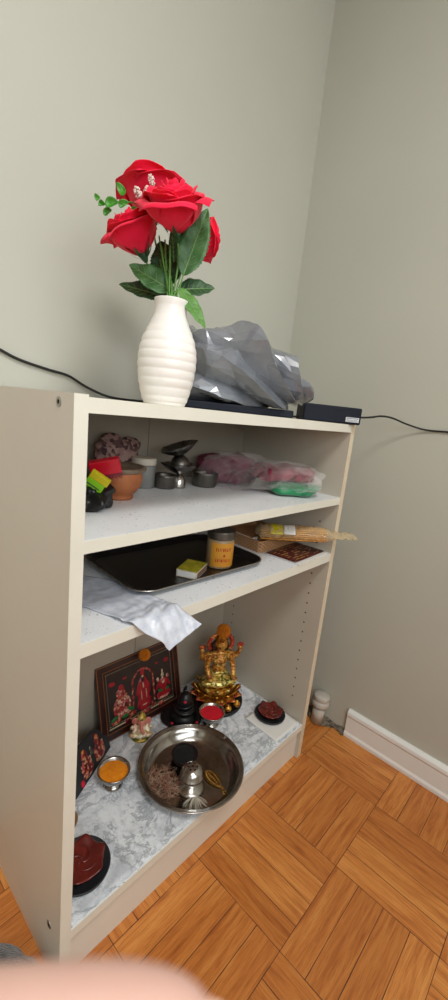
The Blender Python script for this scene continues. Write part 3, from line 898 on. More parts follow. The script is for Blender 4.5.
# amber packet lying over basket, sticking out past the front
pk = thing('snack_packet', 'long cellophane packet of amber sticks reaching out past the right side', 'packet', (0, 0, 0))
p0 = Vector((.640, .120, S2 + .050)); p1 = Vector((.777, -.038, S2 + .060))
def pkpt(t, s, h): 
    d = (p1 - p0); sd = Vector((-d.y, d.x, 0)).normalized()
    return p0 + d * t + sd * s + Vector((0, 0, h))
bm = NB()
for i in range(24):
    s = -.026 + .052 * ((i * 7) % 24) / 23; h = -.010 + .0050 * (i % 6)
    tube(bm, [pkpt(-.12 + .02 * (i % 4), s, h), pkpt(.4, s * 1.02, h + .001), pkpt(.74, s * .7, h)], .0024, 6)
obj('amber_sticks', bm, MT['amber'], pk, smooth=True)
bm = NB()
def film(u, v):
    t = -.18 + u * 1.30; a = v * 2 * PI
    ww = .035 * (1 - .15 * max(0, t - .7) / .4) * min(1, (t + .19) / .08 + .3); hh_ = .0175 * (1 if t < .72 else max(.12, 1 - (t - .72) / .2)) * min(1, (t + .19) / .1 + .1)
    fo = .0042 * folds(Vector((t * .3, math.cos(a) * .02, math.sin(a) * .02)), 5, 40)
    return pkpt(t, ww * math.cos(a) + fo, hh_ * math.sin(a) + .004 + fo)
grid(bm, film, 60, 30); obj('cellophane', bm, MT['filmamber'], pk, smooth=True, recalc=False)
bm = NB(); grid(bm, lambda u, v: pkpt(.00 + u * .17, -.036 + .048 * v, .0185 - .013 * (1 - v) ** 3 * 1.2 + .004), 6, 8); obj('yellow_band', bm, MT['yellow'], pk, smooth=True, solid=.0006)
bm = NB(); grid(bm, lambda u, v: pkpt(.17 + u * .15, -.036 + .042 * v, .0230 - .015 * (1 - v) ** 3), 6, 8); obj('white_label', bm, MT['paper'], pk, smooth=True, solid=.0006)
# booklet
bkx = thing('booklet', 'maroon and gold printed booklet at the front right of the middle shelf', 'booklet', (.689, .058, S2), (0, 0, .055))
bm = NB(); box(bm, -.080, .078, -.058, .042, .0006, .0045); obj('pages', bm, MT['paper'], bkx)
bm = NB()
grid(bm, lambda u, v: Vector((-.083 + u * .163, -.049 + v * .093, .0052 + .0035 * (1 - u) ** 3 * (1 - v))), 14, 8)
cv = obj('cover', bm, MT['maroon'], bkx, smooth=True, solid=.0005)
bm = NB(); rnd = random.Random(9)
for i in range(64):
    x = rnd.uniform(-.072, .068); y = -.040 + .076 * (i % 8) / 7
    l = rnd.uniform(.005, .016); z = .0058 + .0035 * (1 - (x + .083) / .163) ** 3 * (1 - (y + .049) / .093)
    box(bm, x, x + l, y, y + .0022, z, z + .0003)
obj('gold_lettering', bm, MT['goldprint'], cv)
# frosted plastic sleeve draped over the front edge
bm = NB()
# corner rows: (inner end, bend at the shelf edge, hanging end) for its two long edges
E1 = [Vector((.110, .270, 0)), Vector((.180, .165, 0)), Vector((.205, .060, 0)), Vector((.213, .000, 0)), Vector((.234, -.040, -.024))]
E2 = [Vector((.026, .150, 0)), Vector((.075, .108, 0)), Vector((.098, .045, 0)), Vector((.110, .000, 0)), Vector((.168, -.034, -.053))]
E1 = smooth_pts(E1, 8); E2 = smooth_pts(E2, 8)
def along(E, t):
    k = t * (len(E) - 1); i = min(int(k), len(E) - 2); return E[i].lerp(E[i + 1], k - i)
def sleeve(u, v):
    p = along(E2, u).lerp(along(E1, u), v)
    k = min(1, max(0, (.07 - p.y) / .07))
    p.x += .004 * noise.noise(Vector((u * 8, v * 5, 0))) * k
    out = max(0, -p.y)
    amp = .0012 + .0042 * k
    f = folds(Vector((p.x, p.y, v * .03)), 77, 26, 2) + .85
    p.z += S2 + .0012 + amp * f * (1 if p.y > 0 else 1.0)
    if p.y < .004: p.y -= .0035 * f * min(1, out / .01 + .3)
    if p.x < .0225: p.x = .0225
    return p
grid(bm, sleeve, 90, 44)
tag(obj('plastic_sleeve', bm, MT['tissue'], smooth=True, solid=.0006), 'crinkled frosted plastic sleeve draped over the front edge of the middle shelf', 'plastic sleeve')

# ------------------------------------------------------------------ bottom compartment
S3 = .1262
# framed picture
fw, fh, ft = .285, .214, .016
fr = thing('framed_picture', 'dark wood framed print of three deities leaning on the back', 'framed picture', (.272 + fw / 2, .316, S3 + .0045), (-.255, 0, -.012))
bm = NB()
b_ = .024
for x0, x1, z0, z1 in ((-fw / 2, fw / 2, 0, b_), (-fw / 2, fw / 2, fh - b_, fh), (-fw / 2, -fw / 2 + b_, b_, fh - b_), (fw / 2 - b_, fw / 2, b_, fh - b_)):
    box(bm, x0, x1, 0, ft, z0, z1)
obj('frame', bm, MT['mahog'], fr, bevel=.002)
bm = NB()
for o, w2 in ((.0012, .0022), (.019, .0018)):
    x = fw / 2 - o
    for x0, x1, z0, z1 in ((-x, x, o, o + w2), (-x, x, fh - o - w2, fh - o), (-x, -x + w2, o, fh - o), (x - w2, x, o, fh - o)):
        box(bm, x0, x1, -.0012, .0, z0, z1)
obj('copper_moulding', bm, MT['bronze'], fr)
bm = NB(); box(bm, -fw / 2 + b_, fw / 2 - b_, .003, .014, b_, fh - b_); pc = obj('picture', bm, MT['pic'], fr)
bm = NB()
for i in range(46):
    for zz in (b_ + .012, fh - b_ - .006): ball(bm, (-fw / 2 + b_ + .006 + i * (fw - 2 * b_ - .012) / 45, .0026, zz), (.0012, .0006, .0012), sub=1)
for i in range(28):
    for s in (-1, 1): ball(bm, (s * (fw / 2 - b_ - .006), .0026, b_ + .014 + i * (fh - 2 * b_ - .022) / 27), (.0012, .0006, .0012), sub=1)
box(bm, -fw / 2 + b_ + .004, fw / 2 - b_ - .004, .0022, .003, b_ + .004, b_ + .0075)
obj('bead_border', bm, MT['pbead'], pc, smooth=True)
def flatfig(name, cx, parts, parent):
    # one low-relief mesh per printed figure, a material slot per ink
    bm = NB(); ms = []
    for li, (mk, items) in enumerate(parts):
        ms.append(MT[mk])
        for (x, z, rx, rz_, *rot) in items:
            x, z, rx, rz_ = x * 1.2, .036 + (z - .036) * 1.14, rx * 1.2, rz_ * 1.16
            ball(bm, (cx + x, .0028 - .0001 * li, z), (rx, .0009, rz_), mat=li, sub=2, rot=Matrix.Rotation(rot[0] if rot else 0, 3, 'Y'))
    return obj(name, bm, ms, parent, smooth=True)
Z0 = b_ + .012
def arch(cx, zc, r, n=26, full=False):
    return [(r * math.cos(a), zc + r * 1.15 * math.sin(a), .0030, .0030) for a in [(-.15 + (PI + .3) * k / n) for k in range(n + 1)]]
flatfig('standing_deity', 0.006, [
    ('pcrim', arch(0, .108, .031) + [(s * .031, .05 + k * .008, .0034, .0045) for s in (-1, 1) for k in range(7)]),
    ('pred', [(0, .085, .019, .042), (0, .055, .022, .020), (-.014, .095, .006, .018, .3), (.014, .095, .006, .018, -.3)]),
    ('pbead', [(0, .125, .0035, .009), (0, .100, .003, .012), (-.007, .078, .0016, .020), (.007, .078, .0016, .020), (0, .05, .012, .003)]),
    ('pic', [(0, .117, .006, .008)]), ('pred', [(0, .134, .007, .010)])], pc)
flatfig('seated_deity', -.068, [
    ('pcrim', [(0, .068, .026, .022), (0, .098, .016, .018), (-.020, .045, .014, .010), (.020, .045, .012, .009)]),
    ('ppink', [(0, .084, .013, .018), (0, .062, .020, .013), (-.018, .085, .004, .014, .5), (.018, .085, .004, .014, -.5), (-.005, .108, .010, .010)]),
    ('pred', [(0, .120, .008, .009), (-.004, .070, .005, .010)]),
    ('pgreen', [(.022, .058, .012, .005, .5), (-.024, .050, .011, .005, -.4), (.006, .046, .012, .004)])], pc)
flatfig('seated_goddess', .078, [
    ('pred', [(0, .052, .024, .013), (0, .078, .014, .020), (-.016, .080, .004, .013, .5), (.016, .080, .004, .013, -.5)]),
    ('ppink', [(0, .086, .008, .012), (-.016, .096, .005, .006), (.016, .096, .005, .006), (0, .045, .020, .005)]),
    ('pgreen', [(-.010, .064, .009, .004, .4), (.012, .062, .007, .004, -.4)]),
    ('pbead', [(0, .104, .005, .006), (0, .114, .003, .006)])], pc)
for cf in [(-.080, .138, .009, .006), (.080, .140, .008, .006), (-.045, .140, .006, .003), (.050, .142, .005, .003)]: flatfig('corner_flower', 0, [('pred', [cf])], pc)
flatfig('footstool', 0.006, [('pcrim', [(-.05, .030, .012, .006), (0, .030, .024, .006), (.05, .030, .012, .006), (.026, .040, .006, .008), (-.030, .042, .005, .008)])], pc)

def marigold(label, loc, r, rot=(0, 0, 0)):
    bm = NB(); rnd = random.Random(int(r * 1e5))
    ball(bm, (0, 0, 0), (r * .62, r * .62, r * .45), sub=2)
    for k in range(150):
        i = k + .5; ph = math.acos(1 - 1.75 * i / 150); th = PI * (1 + 5 ** .5) * i
        d = Vector((math.cos(th) * math.sin(ph), math.sin(th) * math.sin(ph), math.cos(ph) * .75))
        q = d.to_track_quat('Z', 'Y').to_matrix()
        c = d * r * .68
        ball(bm, c, (r * .15, r * .06, r * .30), sub=1, rot=q @ Matrix.Rotation(rnd.uniform(0, 3), 3, 'Z'))
    return tag(obj('marigold', bm, MT['marig'], smooth=True, loc=loc, rot=rot), label, 'flower')
marigold('orange marigold head stuck on the top edge of the deity picture', (.418, .346, .338), .019, (1.1, 0, -.5))

# small printed plaque, left
pl = thing('deity_plaque', 'small black plaque with two red and gold figures leaning at the left', 'plaque', (.222, .268, S3 + .001), (-.35, 0, .52))
bm = NB()
out = [(-.088, 0), (.076, 0), (.079, .022), (.064, .045), (.052, .074), (.030, .088), (-.03, .092), (-.088, .080)]
R1 = [(x, -.003, z) for x, z in out]; R2 = [(x, .005, z) for x, z in out]
loft(bm, [R1, R2]); obj('plaque_board', bm, MT['charcoal'], pl, bevel=.001)
def plf(cx, s, mats):
    for mk, items in mats:
        bm = NB()
        for (x, z, rx, rz_) in items: ball(bm, (cx + x * s, -.0036, z * s + .004), (rx * s, .0026, rz_ * s), sub=2)
        obj('relief_figure', bm, MT[mk], pl, smooth=True)
for cx, s in ((.032, .98), (-.026, 1.0)):
    plf(cx, s, [('pcrim', [(0, .016, .024, .014), (0, .036, .017, .020), (0, .056, .012, .016), (-.016, .030, .006, .014), (.016, .030, .006, .014)]),
                ('ppink', [(0, .034, .007, .013), (-.012, .018, .006, .005), (.012, .018, .006, .005), (-.018, .040, .003, .005), (.018, .040, .003, .005), (0, .008, .012, .003)]),
                ('goldred', [(0, .054, .007, .008), (0, .068, .007, .006)])])
bm = NB(); ball(bm, (.002, -.0036, .058), (.006, .0026, .009)); ball(bm, (.004, -.0036, .048), (.008, .0024, .006)); obj('grey_offering', bm, MT['steeldull'], pl, smooth=True)
bm = NB(); ball(bm, (-.055, -.0036, .010), (.007, .003, .009)); obj('red_spot', bm, MT['reddot'], pl)

# small cream figurine of the elephant-headed god
gz = thing('elephant_figurine', 'tiny cream and gold elephant-headed figurine in front of the picture', 'figurine', (.376, .286, S3), (0, 0, -.6)); gz.scale = (1.3, 1.3, 1.15)
bm = NB()
ball(bm, (0, 0, .010), (.020, .017, .010)); ball(bm, (0, -.003, .024), (.015, .013, .015))
ball(bm, (-.014, -.008, .012), (.012, .008, .006)); ball(bm, (.014, -.008, .012), (.012, .008, .006))
for s in (-1, 1):
    cone(bm, (s * .010, -.002, .034), (s * .021, -.006, .030), .005, .004); cone(bm, (s * .021, -.006, .030), (s * .019, -.012, .040), .004, .003)
    cone(bm, (s * .010, -.004, .030), (s * .017, -.013, .022), .005, .0035)
o = obj('figurine_body', bm, MT['cream'], gz); remesh(o, .0012)
bm = NB(); ball(bm, (0, -.003, .045), (.010, .010, .010))
tube(bm, [(0, -.011, .044), (0, -.016, .036), (.003, -.018, .028), (.008, -.018, .025)], lambda t: .0045 - .0025 * t, 10)
for s in (-1, 1): ball(bm, (s * .014, -.001, .045), (.008, .0025, .010))
o = obj('elephant_head', bm, MT['pink'], gz); remesh(o, .0011)
bm = NB(); lathe(bm, [(.0095, .051), (.0098, .054), (.008, .058), (.0065, .062), (.003, .068), (.0001, .071)], 20, cap=False); obj('crown', bm, MT['goldlight'], gz, smooth=True)
bm = NB(); lathe(bm, [(.0001, 0), (.021, 0), (.022, .003), (.0195, .006), (.0001, .007)], 24, cap=False); obj('pedestal', bm, MT['goldlight'], gz, smooth=True)

# black stone idol
bi = thing('stone_idol', 'black stone idol with red dots on a dark oval base', 'idol', (.513, .256, S3), (0, 0, -.75 + PI)); bi.scale = (1.12, 1.12, 1.08)
bm = NB()
w = lambda a, z: 1 + .28 * max(0, math.cos(a + PI * .0)) ** 5
lathe(bm, [(.0001, 0), (.045, 0), (.049, .004), (.049, .010), (.045, .013), (.0415, .011), (.0001, .011)], 48, 0, None, w, cap=False)
obj('oval_base', bm, MT['blackstone'], bi, smooth=True)
bm = NB(); lathe(bm, [(.0001, .010), (.034, .010), (.035, .016), (.026, .022), (.024, .030), (.030, .036), (.027, .040), (.0001, .040)], 40, cap=False); obj('pedestal', bm, MT['blackstone'], bi, smooth=True)
bm = NB(); lathe(bm, [(.0001, .038), (.0185, .038), (.0195, .060), (.0175, .074), (.012, .083), (.005, .087), (.0001, .0875)], 36, cap=False); obj('rounded_stone', bm, MT['blackstone'], bi, smooth=True)
bm = NB(); tube(bm, [(.0205 * math.cos(a), .0205 * math.sin(a), .034 + a * .0022) for a in [k * .6 for k in range(20)]] + [(0.004, -.020, .080), (0, -.016, .093), (0, .002, .099)], lambda t: .0032, 8, n=3); obj('coiled_snake', bm, MT['blackstone'], bi, smooth=True)
for c in ((0.0, .0185, .070), (-.036, .024, .012), (.030, .030, .012)):
    bm = NB(); ball(bm, c, (.0045, .0025, .004) if c[2] > .05 else (.004, .004, .002)); obj('red_dot', bm, MT['reddot'], bi)

# golden goddess statue
GX, GY = .654, .253
bm = NB(); lathe(bm, [(.0001, 0), (.083, 0), (.087, .003), (.087, .010), (.084, .0125), (.0001, .0125)], 64, cap=False)
tag(obj('round_stand', bm, MT['blackstone'], smooth=False, loc=(GX, GY, S3), bevel=.001), 'black round wooden stand beneath the golden goddess statue', 'stand')
gs = thing('goddess_statue', 'golden seated goddess statue with four arms on a lotus of gold petals', 'statue', (GX, GY + .004, S3 + .0128), (0, 0, -.52))
gs.scale = (1.30, 1.15, 1.02)
bm = NB(); lathe(bm, [(.0001, 0), (.050, 0), (.050, .012), (.040, .022), (.043, .034), (.046, .045), (.040, .050), (.0001, .050)], 40, cap=False); obj('lotus_seat', bm, MT['gold'], gs, smooth=True)
def petals(n, rb, rt, z0, z1, w, m, ph=0, nm='lotus_petal'):
    for k in range(n):
        a0 = 2 * PI * k / n + ph
        def f(u, v, a0=a0):
            s = u * 2 - 1; t = v
            ww = w * math.sin(PI * (.12 + .86 * t)) ** .8
            r = rb + (rt - rb) * t ** 1.2 - .004 * s * s; z = z0 + (z1 - z0) * t ** .9
            c = Vector((math.cos(a0), math.sin(a0), 0)); sd = Vector((-math.sin(a0), math.cos(a0), 0))
            return c * r + sd * (s * ww) + Vector((0, 0, z + .003 * s * s))
        bm = NB(); grid(bm, f, 6, 8); obj(nm, bm, MT[m], gs, smooth=True, solid=.0018, recalc=False)
petals(12, .044, .068, .004, .022, .011, 'goldred', 0)
petals(12, .040, .062, .010, .044, .011, 'gold', .26)
petals(10, .036, .049, .018, .052, .010, 'goldlight', .1)
bm = NB()
ball(bm, (0, -.004, .064), (.043, .034, .016)); ball(bm, (-.026, -.016, .066), (.022, .017, .013)); ball(bm, (.026, -.016, .066), (.022, .017, .013))
ball(bm, (0, -.024, .062), (.026, .012, .011)); ball(bm, (0, 0, .082), (.026, .022, .018))
o = obj('draped_lap', bm, MT['goldlight'], gs); remesh(o, .0018)
bm = NB()
ball(bm, (0, 0, .105), (.019, .015, .026)); ball(bm, (0, 0, .138), (.024, .016, .022)); ball(bm, (0, -.008, .136), (.018, .012, .013))
ball(bm, (0, 0, .156), (.028, .012, .009)); cone(bm, (0, 0, .155), (0, -.001, .175), .009, .008)
for s in (-1, 1):
    # upper pair raised, lower pair resting
    cone(bm, (s * .026, .003, .155), (s * .044, .004, .136), .0085, .007); cone(bm, (s * .044, .004, .136), (s * .049, -.006, .166), .007, .0055)
    ball(bm, (s * .049, -.007, .174), (.006, .005, .009))
    cone(bm, (s * .025, -.002, .152), (s * .034, -.006, .118), .009, .0075); cone(bm, (s * .034, -.006, .118), (s * .030, -.034, .092), .0075, .006)
    ball(bm, (s * .030, -.038, .092), (.007, .008, .006))
o = obj('torso', bm, MT['goldskin'], gs); remesh(o, .0018)
bm = NB()
ball(bm, (0, -.004, .188), (.0150, .0155, .0185)); ball(bm, (0, -.0195, .186), (.0025, .004, .005)); ball(bm, (0, -.0175, .179), (.005, .003, .0018))
for s in (-1, 1): ball(bm, (s * .0135, -.001, .187), (.003, .004, .007)); ball(bm, (s * .0052, -.0158, .191), (.0028, .0018, .0015))
o = obj('face', bm, MT['goldskin'], gs); remesh(o, .0011, 1)
bm = NB()
tube(bm, [(-.026, .004, .166), (-.030, .004, .190), (-.020, .004, .212), (0, .004, .221), (.020, .004, .212), (.030, .004, .190), (.026, .004, .166)], .0052, 10, n=5)
for k in range(11):
    a = -.25 + (PI + .5) * k / 10; ball(bm, (.031 * math.cos(a), .002, .190 + .033 * math.sin(a)), .0042, sub=2)
obj('halo_arch', bm, MT['goldred'], gs, smooth=True)
bm = NB(); lathe(bm, [(.015, .198), (.017, .203), (.0145, .209), (.0155, .213), (.012, .222), (.008, .230), (.004, .238), (.0001, .240)], 24, cap=False); obj('crown', bm, MT['gold'], gs, smooth=True)
bm = NB(); ball(bm, (0, .012, .165), (.026, .010, .034)); obj('hair', bm, MT['mahog'], gs)
bm = NB()
for i in range(15):
    a = PI + PI * i / 14; ball(bm, (.017 * math.cos(a), -.014 - .002 * abs(math.sin(a)), .152 + .032 * math.sin(a)), .0026, sub=1)
for i in range(11):
    a = PI + PI * i / 10; ball(bm, (.011 * math.cos(a), -.014, .157 + .014 * math.sin(a)), .0022, sub=1)
box(bm, -.020, .020, -.018, .014, .092, .098); obj('necklace', bm, MT['goldlight'], gs, smooth=True)
for s in (-1, 1):
    bm = NB()
    for k in range(7):
        a = 2 * PI * k / 7; ball(bm, (s * .049 + .006 * math.cos(a), -.007, .184 + .006 * math.sin(a)), (.0040, .0035, .0040), sub=1)
    ball(bm, (s * .049, -.009, .184), .004, sub=1); obj('held_lotus', bm, MT['goldred'], gs, smooth=True)
for x, y in ((-.040, -.060), (-.015, -.068), (.014, -.067), (.040, -.055)):
    bm = NB(); ball(bm, (x, y, .010), (.009, .009, .010)); ball(bm, (x, y, .020), (.004, .004, .005)); o = obj('offering_pot', bm, MT['gold'], gs); remesh(o, .0012, 1)
marigold('orange marigold head crowning the golden goddess statue', (GX - .004, GY - .004, S3 + .254), .0245, (.85, 0, -.7))

# footed steel cups of powder
def cup(label, loc, r, m, powlab):
    c = thing('footed_cup', label, 'cup', loc)
    h = r * 1.18
    bm = NB()
    lathe(bm, [(.0001, 0), (r * .62, 0), (r * .64, h * .05), (r * .46, h * .16), (r * .34, h * .24), (r * .40, h * .32), (r * .74, h * .48), (r * .93, h * .72), (r * .98, h * .95), (r * 1.07, h), (r * 1.04, h * 1.03), (r * .93, h * .96), (r * .87, h * .72), (r * .6, h * .5), (.0001, h * .42)], 48, cap=False)
    obj('cup_body', bm, MT['steel'], c, smooth=True)
    bm = NB(); w = lambda a, z: 1 + .015 * math.sin(a * 5)
    lathe(bm, [(r * .915, h * .84), (r * .80, h * .86), (r * .5, h * .89), (r * .2, h * .92), (.0001, h * .92)], 40, 0, None, w, cap=False)
    tag(obj('powder', bm, MT[m], smooth=True, loc=loc), powlab, 'powder')
cup('footed steel cup of red powder beside the stone idol', (.564, .188, S3), .0375, 'kumkum', 'bright red powder filling the steel cup by the stone idol')
cup('footed steel cup of orange powder in front of the small plaque', (.234, .203, S3), .0375, 'turmeric', 'orange turmeric powder filling the steel cup by the small plaque')

# steel plate
tx, ty_ = .398, .098
th = thing('steel_plate', 'large round stainless steel plate at the front of the bottom shelf', 'plate', (tx, ty_, S3))
bm = NB()
lathe(bm, [(.0001, 0), (.100, 0), (.108, .003), (.122, .024), (.126, .029), (.135, .0315), (.1375, .0335), (.1365, .0355), (.133, .0345), (.126, .032), (.121, .029), (.117, .022), (.106, .0055), (.100, .0030), (.0001, .0022)], 128, cap=False)
obj('plate_body', bm, MT['thali'], th, smooth=True)
bm = NB()
for rr in (.127, .1295, .1325):
    P = [(rr * math.cos(a), rr * math.sin(a), .0326 + (rr - .127) * .4) for a in [2 * PI * k / 96 for k in range(97)]]
    tube(bm, P, .0007, 5, n=1)
obj('rim_beading', bm, MT['thali'], th, smooth=True)
pz = S3 + .0024
ih = thing('incense_holder', 'domed steel incense holder with pierced top standing in the steel plate', 'incense holder', (.372, .068, pz)); ih.scale = (1.3, 1.3, 1.05)
bm = NB(); lathe(bm, [(.0001, 0), (.027, 0), (.027, .003), (.022, .007), (.012, .012), (.0085, .020), (.0105, .027), (.018, .031), (.0001, .031)], 40, cap=False); obj('flared_foot', bm, MT['steel'], ih, smooth=True)
bm = NB(); lathe(bm, [(.0001, .0305), (.021, .0305), (.0235, .033), (.0235, .037), (.0225, .038), (.021, .047), (.0155, .055), (.008, .0590), (.0001, .060)], 40, cap=False); do = obj('dome', bm, MT['steel'], ih, smooth=True)
bm = NB()
for k in range(6):
    a = 2 * PI * k / 6 + .3; r = .0085; q = Vector((r * math.cos(a), r * math.sin(a), .0587)); ball(bm, q, (.0021, .0021, .0009), sub=2)
ball(bm, (0, 0, .0602), (.0020, .0020, .0008), sub=2)
obj('pierced_hole', bm, MT['hole'], do)
cbw = thing('black_cup', 'small soot-black cup behind the incense holder in the plate', 'cup', (.410, .136, pz)); cbw.scale = (1.25, 1.25, 1.1)
bm = NB(); lathe(bm, [(.0001, 0), (.016, 0), (.024, .010), (.0285, .024), (.0275, .025), (.022, .012), (.0001, .009)], 40, cap=False); obj('cup_body', bm, MT['blackstone'], cbw, smooth=True)
bm = NB(); lathe(bm, [(.024, .017), (.014, .020), (.0001, .019)], 30, cap=False); obj('soot', bm, MT['coal'], cbw, smooth=True)
gc = thing('brass_pendant', 'pierced leaf-shaped brass ornament lying right of the incense holder', 'ornament', (.430, .045, pz + .002), (0, 0, -1.65)); gc.scale = (1.05, 1.25, 1.4)
bm = NB()
for k in range(40):
    t = k / 39
    for s in (-1, 1):
        wd = .0115 * math.sin(PI * (t ** .8)) ; tube(bm, [(-.030 + .060 * t, s * wd, 0), (-.030 + .060 * t + .002, s * wd * .55, .0015)], .0012, 5)
P = [(-.030 + .060 * t, .0125 * math.sin(PI * t ** .8), 0) for t in [i / 20 for i in range(21)]]
tube(bm, P, .0015, 6, n=1); tube(bm, [(x, -y, z) for x, y, z in P], .0015, 6, n=1)
for k in range(9):
    t = .1 + .8 * k / 8; ball(bm, (-.030 + .060 * t, 0, .001), (.0032, .0036, .0018), sub=1)
ball(bm, (0, 0, 0), (.028, .0105, .0014), sub=3)
obj('filigree_body', bm, MT['brass'], gc, smooth=True)
bm = NB(); ball(bm, (.034, 0, .001), .0035, sub=2); tube(bm, [(.034, 0, .001), (.042, .001, 0), (.048, .003, -.001)], .0012, 6); obj('hanging_loop', bm, MT['brass'], gc, smooth=True)
bm = NB(); rnd = random.Random(12)
for i in range(210):
    a = rnd.uniform(0, 2 * PI); r = rnd.random() ** .6
    c = Vector((.330 + .040 * r * math.cos(a), .120 + .052 * r * math.sin(a), pz + .002 + rnd.random() * .005))
    d = Vector((rnd.gauss(0, 1), rnd.gauss(0, 1), rnd.gauss(0, .15))).normalized() * rnd.uniform(.006, .017)
    e = Vector((rnd.gauss(0, .003), rnd.gauss(0, .003), rnd.random() * .002))
    A_, B_ = c - d, c + d; A_.z = max(A_.z, pz + .0012); B_.z = max(B_.z, pz + .0012)
    tube(bm, [A_, c + e, B_], .00045, 4, n=3)
tag(obj('dry_threads', bm, MT['straw'], smooth=True), 'tangle of dry brown threads at the left of the steel plate', 'threads', kind='stuff')
bm = NB()
for i in range(40):
    a = -2.35 + rnd.gauss(0, .50); l = rnd.uniform(.022, .044)
    c = Vector((.360, .040, pz + .004))
    tube(bm, [c, c + Vector((math.cos(a) * l * .5, math.sin(a) * l * .5, .004 * rnd.random())), c + Vector((math.cos(a + .1) * l, math.sin(a + .1) * l, -.002))], .0006, 5, n=3)
tag(obj('cotton_wicks', bm, MT['wick'], smooth=True), 'small fan of white cotton wicks in front of the incense holder', 'wicks', kind='stuff')

# brown star-rimmed clay lamps on black plates
def lamp(label, plabel, loc, r, rz_, plate=True, s=1.0):
    z = loc[2]
    if plate:
        bm = NB(); lathe(bm, [(.0001, 0), (r * .9, 0), (r * 1.0, .004), (r * 1.03, .009), (r * .99, .010), (r * .93, .005), (.0001, .0035)], 56, cap=False)
        tag(obj('black_dish', bm, MT['charcoal'], smooth=True, loc=loc), plabel, 'dish'); z += .0045
    lp = thing('clay_lamp', label, 'oil lamp', (loc[0], loc[1], z), (0, 0, rz_))
    R_ = r * .77
    w = lambda a, zz: 1 + (.13 * (abs(math.cos(a * 3)) ** 3 - .35)) * min(1, zz / .010)
    bm = NB()
    lathe(bm, [(.0001, 0), (R_ * .62, 0), (R_ * .88, .008), (R_ * 1.02, .019), (R_ * 1.04, .0235), (R_ * .98, .0255), (R_ * .86, .022), (R_ * .62, .015), (R_ * .42, .0125), (.0001, .012)], 72, 0, None, w, cap=False)
    for v in bm.verts:
        a = math.atan2(v.co.y, v.co.x); q = v.co.xy.length / R_
        if v.co.z > .011: v.co.z = .011 + (v.co.z - .011) * .45 + .003 * math.cos(a * 6) * q * q - .0005
    o = obj('lamp_bowl', bm, MT['brownclay'], lp, smooth=True)
    bm = NB()
    for k in range(3):
        a0 = k * 2 * PI / 3
        tube(bm, [(R_ * (.10 + .62 * t) * math.cos(a0 + t * 2.3), R_ * (.10 + .62 * t) * math.sin(a0 + t * 2.3), .0115 + .004 * t * t) for t in [i / 6 for i in range(7)]], lambda t: .0028 * (1 - .6 * t), 8)
    obj('swirl_ridge', bm, MT['brownclay'], lp, smooth=True)
lamp('brown glazed star-shaped clay lamp at the front right corner of bottom shelf', 'round black dish under the right clay lamp', (.733, .090, S3 + .0028), .0475, .3)
lamp('brown glazed star-shaped clay lamp at the front left corner of bottom shelf', 'round black dish under the left clay lamp', (.084, .082, S3 + .0005), .056, .9)
bm = NB(); lathe(bm, [(.0001, 0), (.018, 0), (.027, .010), (.030, .020), (.028, .020), (.022, .010), (.0001, .005)], 40, cap=False)
tag(obj('clay_dish', bm, MT['brownlow'], smooth=True, loc=(.0945, .180, S3)), 'small tan clay dish mostly hidden behind the left side panel', 'dish')

# ------------------------------------------------------------------ grey slipper on the floor
sl = thing('plush_slipper', 'grey plush slipper on the floor by the left side of the bookcase', 'slipper', (-.079, .048, 0), (0, 0, .1))
bm = NB(); lump(bm, (0, -.045, .030), (.058, .125, .042), 71, .12, 16, 2.2, 5, 0, .006); obj('upper', bm, MT['slipper'], sl, smooth=True)
bm = NB(); loft(bm, [[(x, y - .045, z) for x, y in rrect(.095, .22, .045)] for z in (0, .010)]); obj('sole', bm, MT['charcoal'], sl)

# ------------------------------------------------------------------ hand: fingertip covering the bottom of the lens
hd = thing('person_hand', 'bare fingertip across the lower left of the view, hand of the person holding the camera', 'person', tuple(CAM))
def skin_body(name, verts, edges, radii, mat, parent, sub=2):
    me = bpy.data.meshes.new(name); me.from_pydata([tuple(v) for v in verts], edges, []); me.materials.append(mat)
    o = bpy.data.objects.new(name, me); link(o, parent)
    s = o.modifiers.new('skin', 'SKIN'); s.use_smooth_shade = True
    for i, r in enumerate(radii):
        me.skin_vertices[0].data[i].radius = (r, r) if not isinstance(r, tuple) else r
    me.skin_vertices[0].data[0].use_root = True
    b = o.modifiers.new('sub', 'SUBSURF'); b.levels = sub; b.render_levels = sub
    return o
# joints in camera axes (right, up, forward), metres
HJ = dict(
    arm=(-.16, -.30, -.08), wrist=(-.135, -.165, -.045), palm=(-.120, -.115, -.015),
    k1=(-.100, -.080, .020), k2=(-.112, -.082, .002), k3=(-.124, -.086, -.016), k4=(-.134, -.092, -.032))
V_ = [HJ['wrist'], HJ['arm'], HJ['palm'], HJ['k1'], HJ['k2'], HJ['k3'], HJ['k4']]
Ra = [(.024, .018), (.032, .028), (.030, .020), .012, .012, .0115, .0105]
E_ = [(0, 1), (0, 2), (2, 3), (2, 4), (2, 5), (2, 6)]
def chain(start, pts, rs):
    p = start
    for q, r in zip(pts, rs):
        V_.append(q); Ra.append(r); E_.append((p, len(V_) - 1)); p = len(V_) - 1
chain(3, [(-.070, -.0700, .040), (-.040, -.0685, .048), (-.012, -.0700, .052), (.0000, -.0738, .053)], [.0105, .0100, .0095, .0080])     # index across the lens
chain(4, [(-.096, -.106, .044), (-.066, -.112, .052), (-.045, -.112, .046)], [.0098, .009, .0075])
chain(5, [(-.112, -.118, .030), (-.082, -.128, .042), (-.060, -.128, .038)], [.0095, .0086, .0072])
chain(6, [(-.126, -.124, .008), (-.102, -.138, .022), (-.082, -.140, .022)], [.0085, .0076, .0065])
chain(2, [(-.092, -.130, -.034), (-.066, -.118, -.040), (-.044, -.108, -.036)], [.0125, .0108, .0085])   # thumb
vv = [cvec(*q) for q in V_]
skin_body('hand', vv, E_, Ra, MT['skin'], hd)
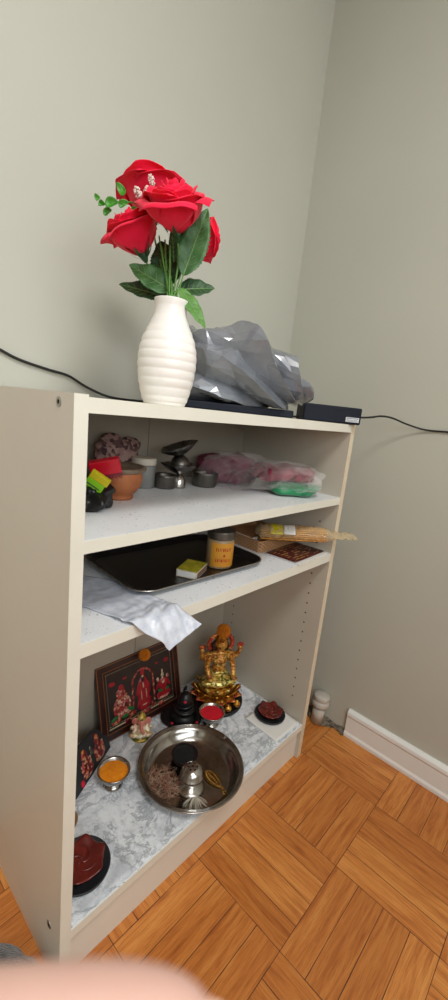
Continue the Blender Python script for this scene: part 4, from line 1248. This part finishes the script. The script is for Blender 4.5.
bm = NB(); n0 = Vector(cvec(-.004, -.0770, .0600)); 
ball(bm, n0, (.0060, .0018, .0045), sub=2, rot=Matrix((cvec(1, 0, 0), cvec(0, 0, 1), cvec(0, 1, 0))).transposed()); obj('fingernail', bm, MT['nail'], hd)
bm = NB(); tube(bm, [cvec(-.142, -.20, -.055), cvec(-.16, -.30, -.085), cvec(-.18, -.42, -.14)], lambda t: .038 + .012 * t, 20); obj('sleeve', bm, MT['sleeve'], hd, smooth=True)

# ------------------------------------------------------------------ light
w = bpy.data.worlds.new('sky'); scene.world = w; w.use_nodes = True
bg = w.node_tree.nodes['Background']; bg.inputs[0].default_value = (.80, .90, 1.0, 1); bg.inputs[1].default_value = 1.0
def area(name, loc, rot, sx, sy, e, col=(1, 1, 1)):
    l = bpy.data.lights.new(name, 'AREA'); l.shape = 'RECTANGLE'; l.size = sx; l.size_y = sy; l.energy = e; l.color = col
    o = bpy.data.objects.new(name, l); COL.objects.link(o); o.location = loc; o.rotation_euler = rot; return o
area('window_daylight', ((WX0 + WX1) / 2, YF + .02, (WZ0 + WZ1) / 2), (PI / 2, 0, 0), WX1 - WX0 - .1, WZ1 - WZ0 - .1, 17, (.93, .975, 1.0))
CLX, CLY = -.25, -1.0
cl = thing('ceiling_light', 'round white flush ceiling light above the room', 'ceiling light', (CLX, CLY, ZC - .04))
bm = NB(); lathe(bm, [(.0001, .04), (.30, .04), (.30, .0), (.28, .0), (.28, .03), (.0001, .03)], 48, cap=False); obj('lamp_rim', bm, MT['wframe'], cl, smooth=False)
l_ = area('ceiling_lamp', (CLX, CLY, ZC - .045), (0, 0, 0), .56, .56, 17, (1, .985, .955)); l_.data.shape = 'DISK'
scene.view_settings.view_transform = 'Standard'; scene.view_settings.look = 'None'
scene.view_settings.gamma = 1; scene.view_settings.use_curve_mapping = False
scene.view_settings.exposure = 0.35

# repeats share a group
for kind_, grp in (('steel_bowl', 'steel bowls in the top compartment'), ('footed_cup', 'footed steel cups of powder'), ('powder', 'powders in the steel cups'),
                   ('clay_lamp', 'star-shaped clay lamps'), ('black_dish', 'black dishes under the clay lamps'), ('marigold', 'marigold heads')):
    for o in COL.objects:
        if o.parent is None and o.name.split('.')[0] == kind_: o['group'] = grp
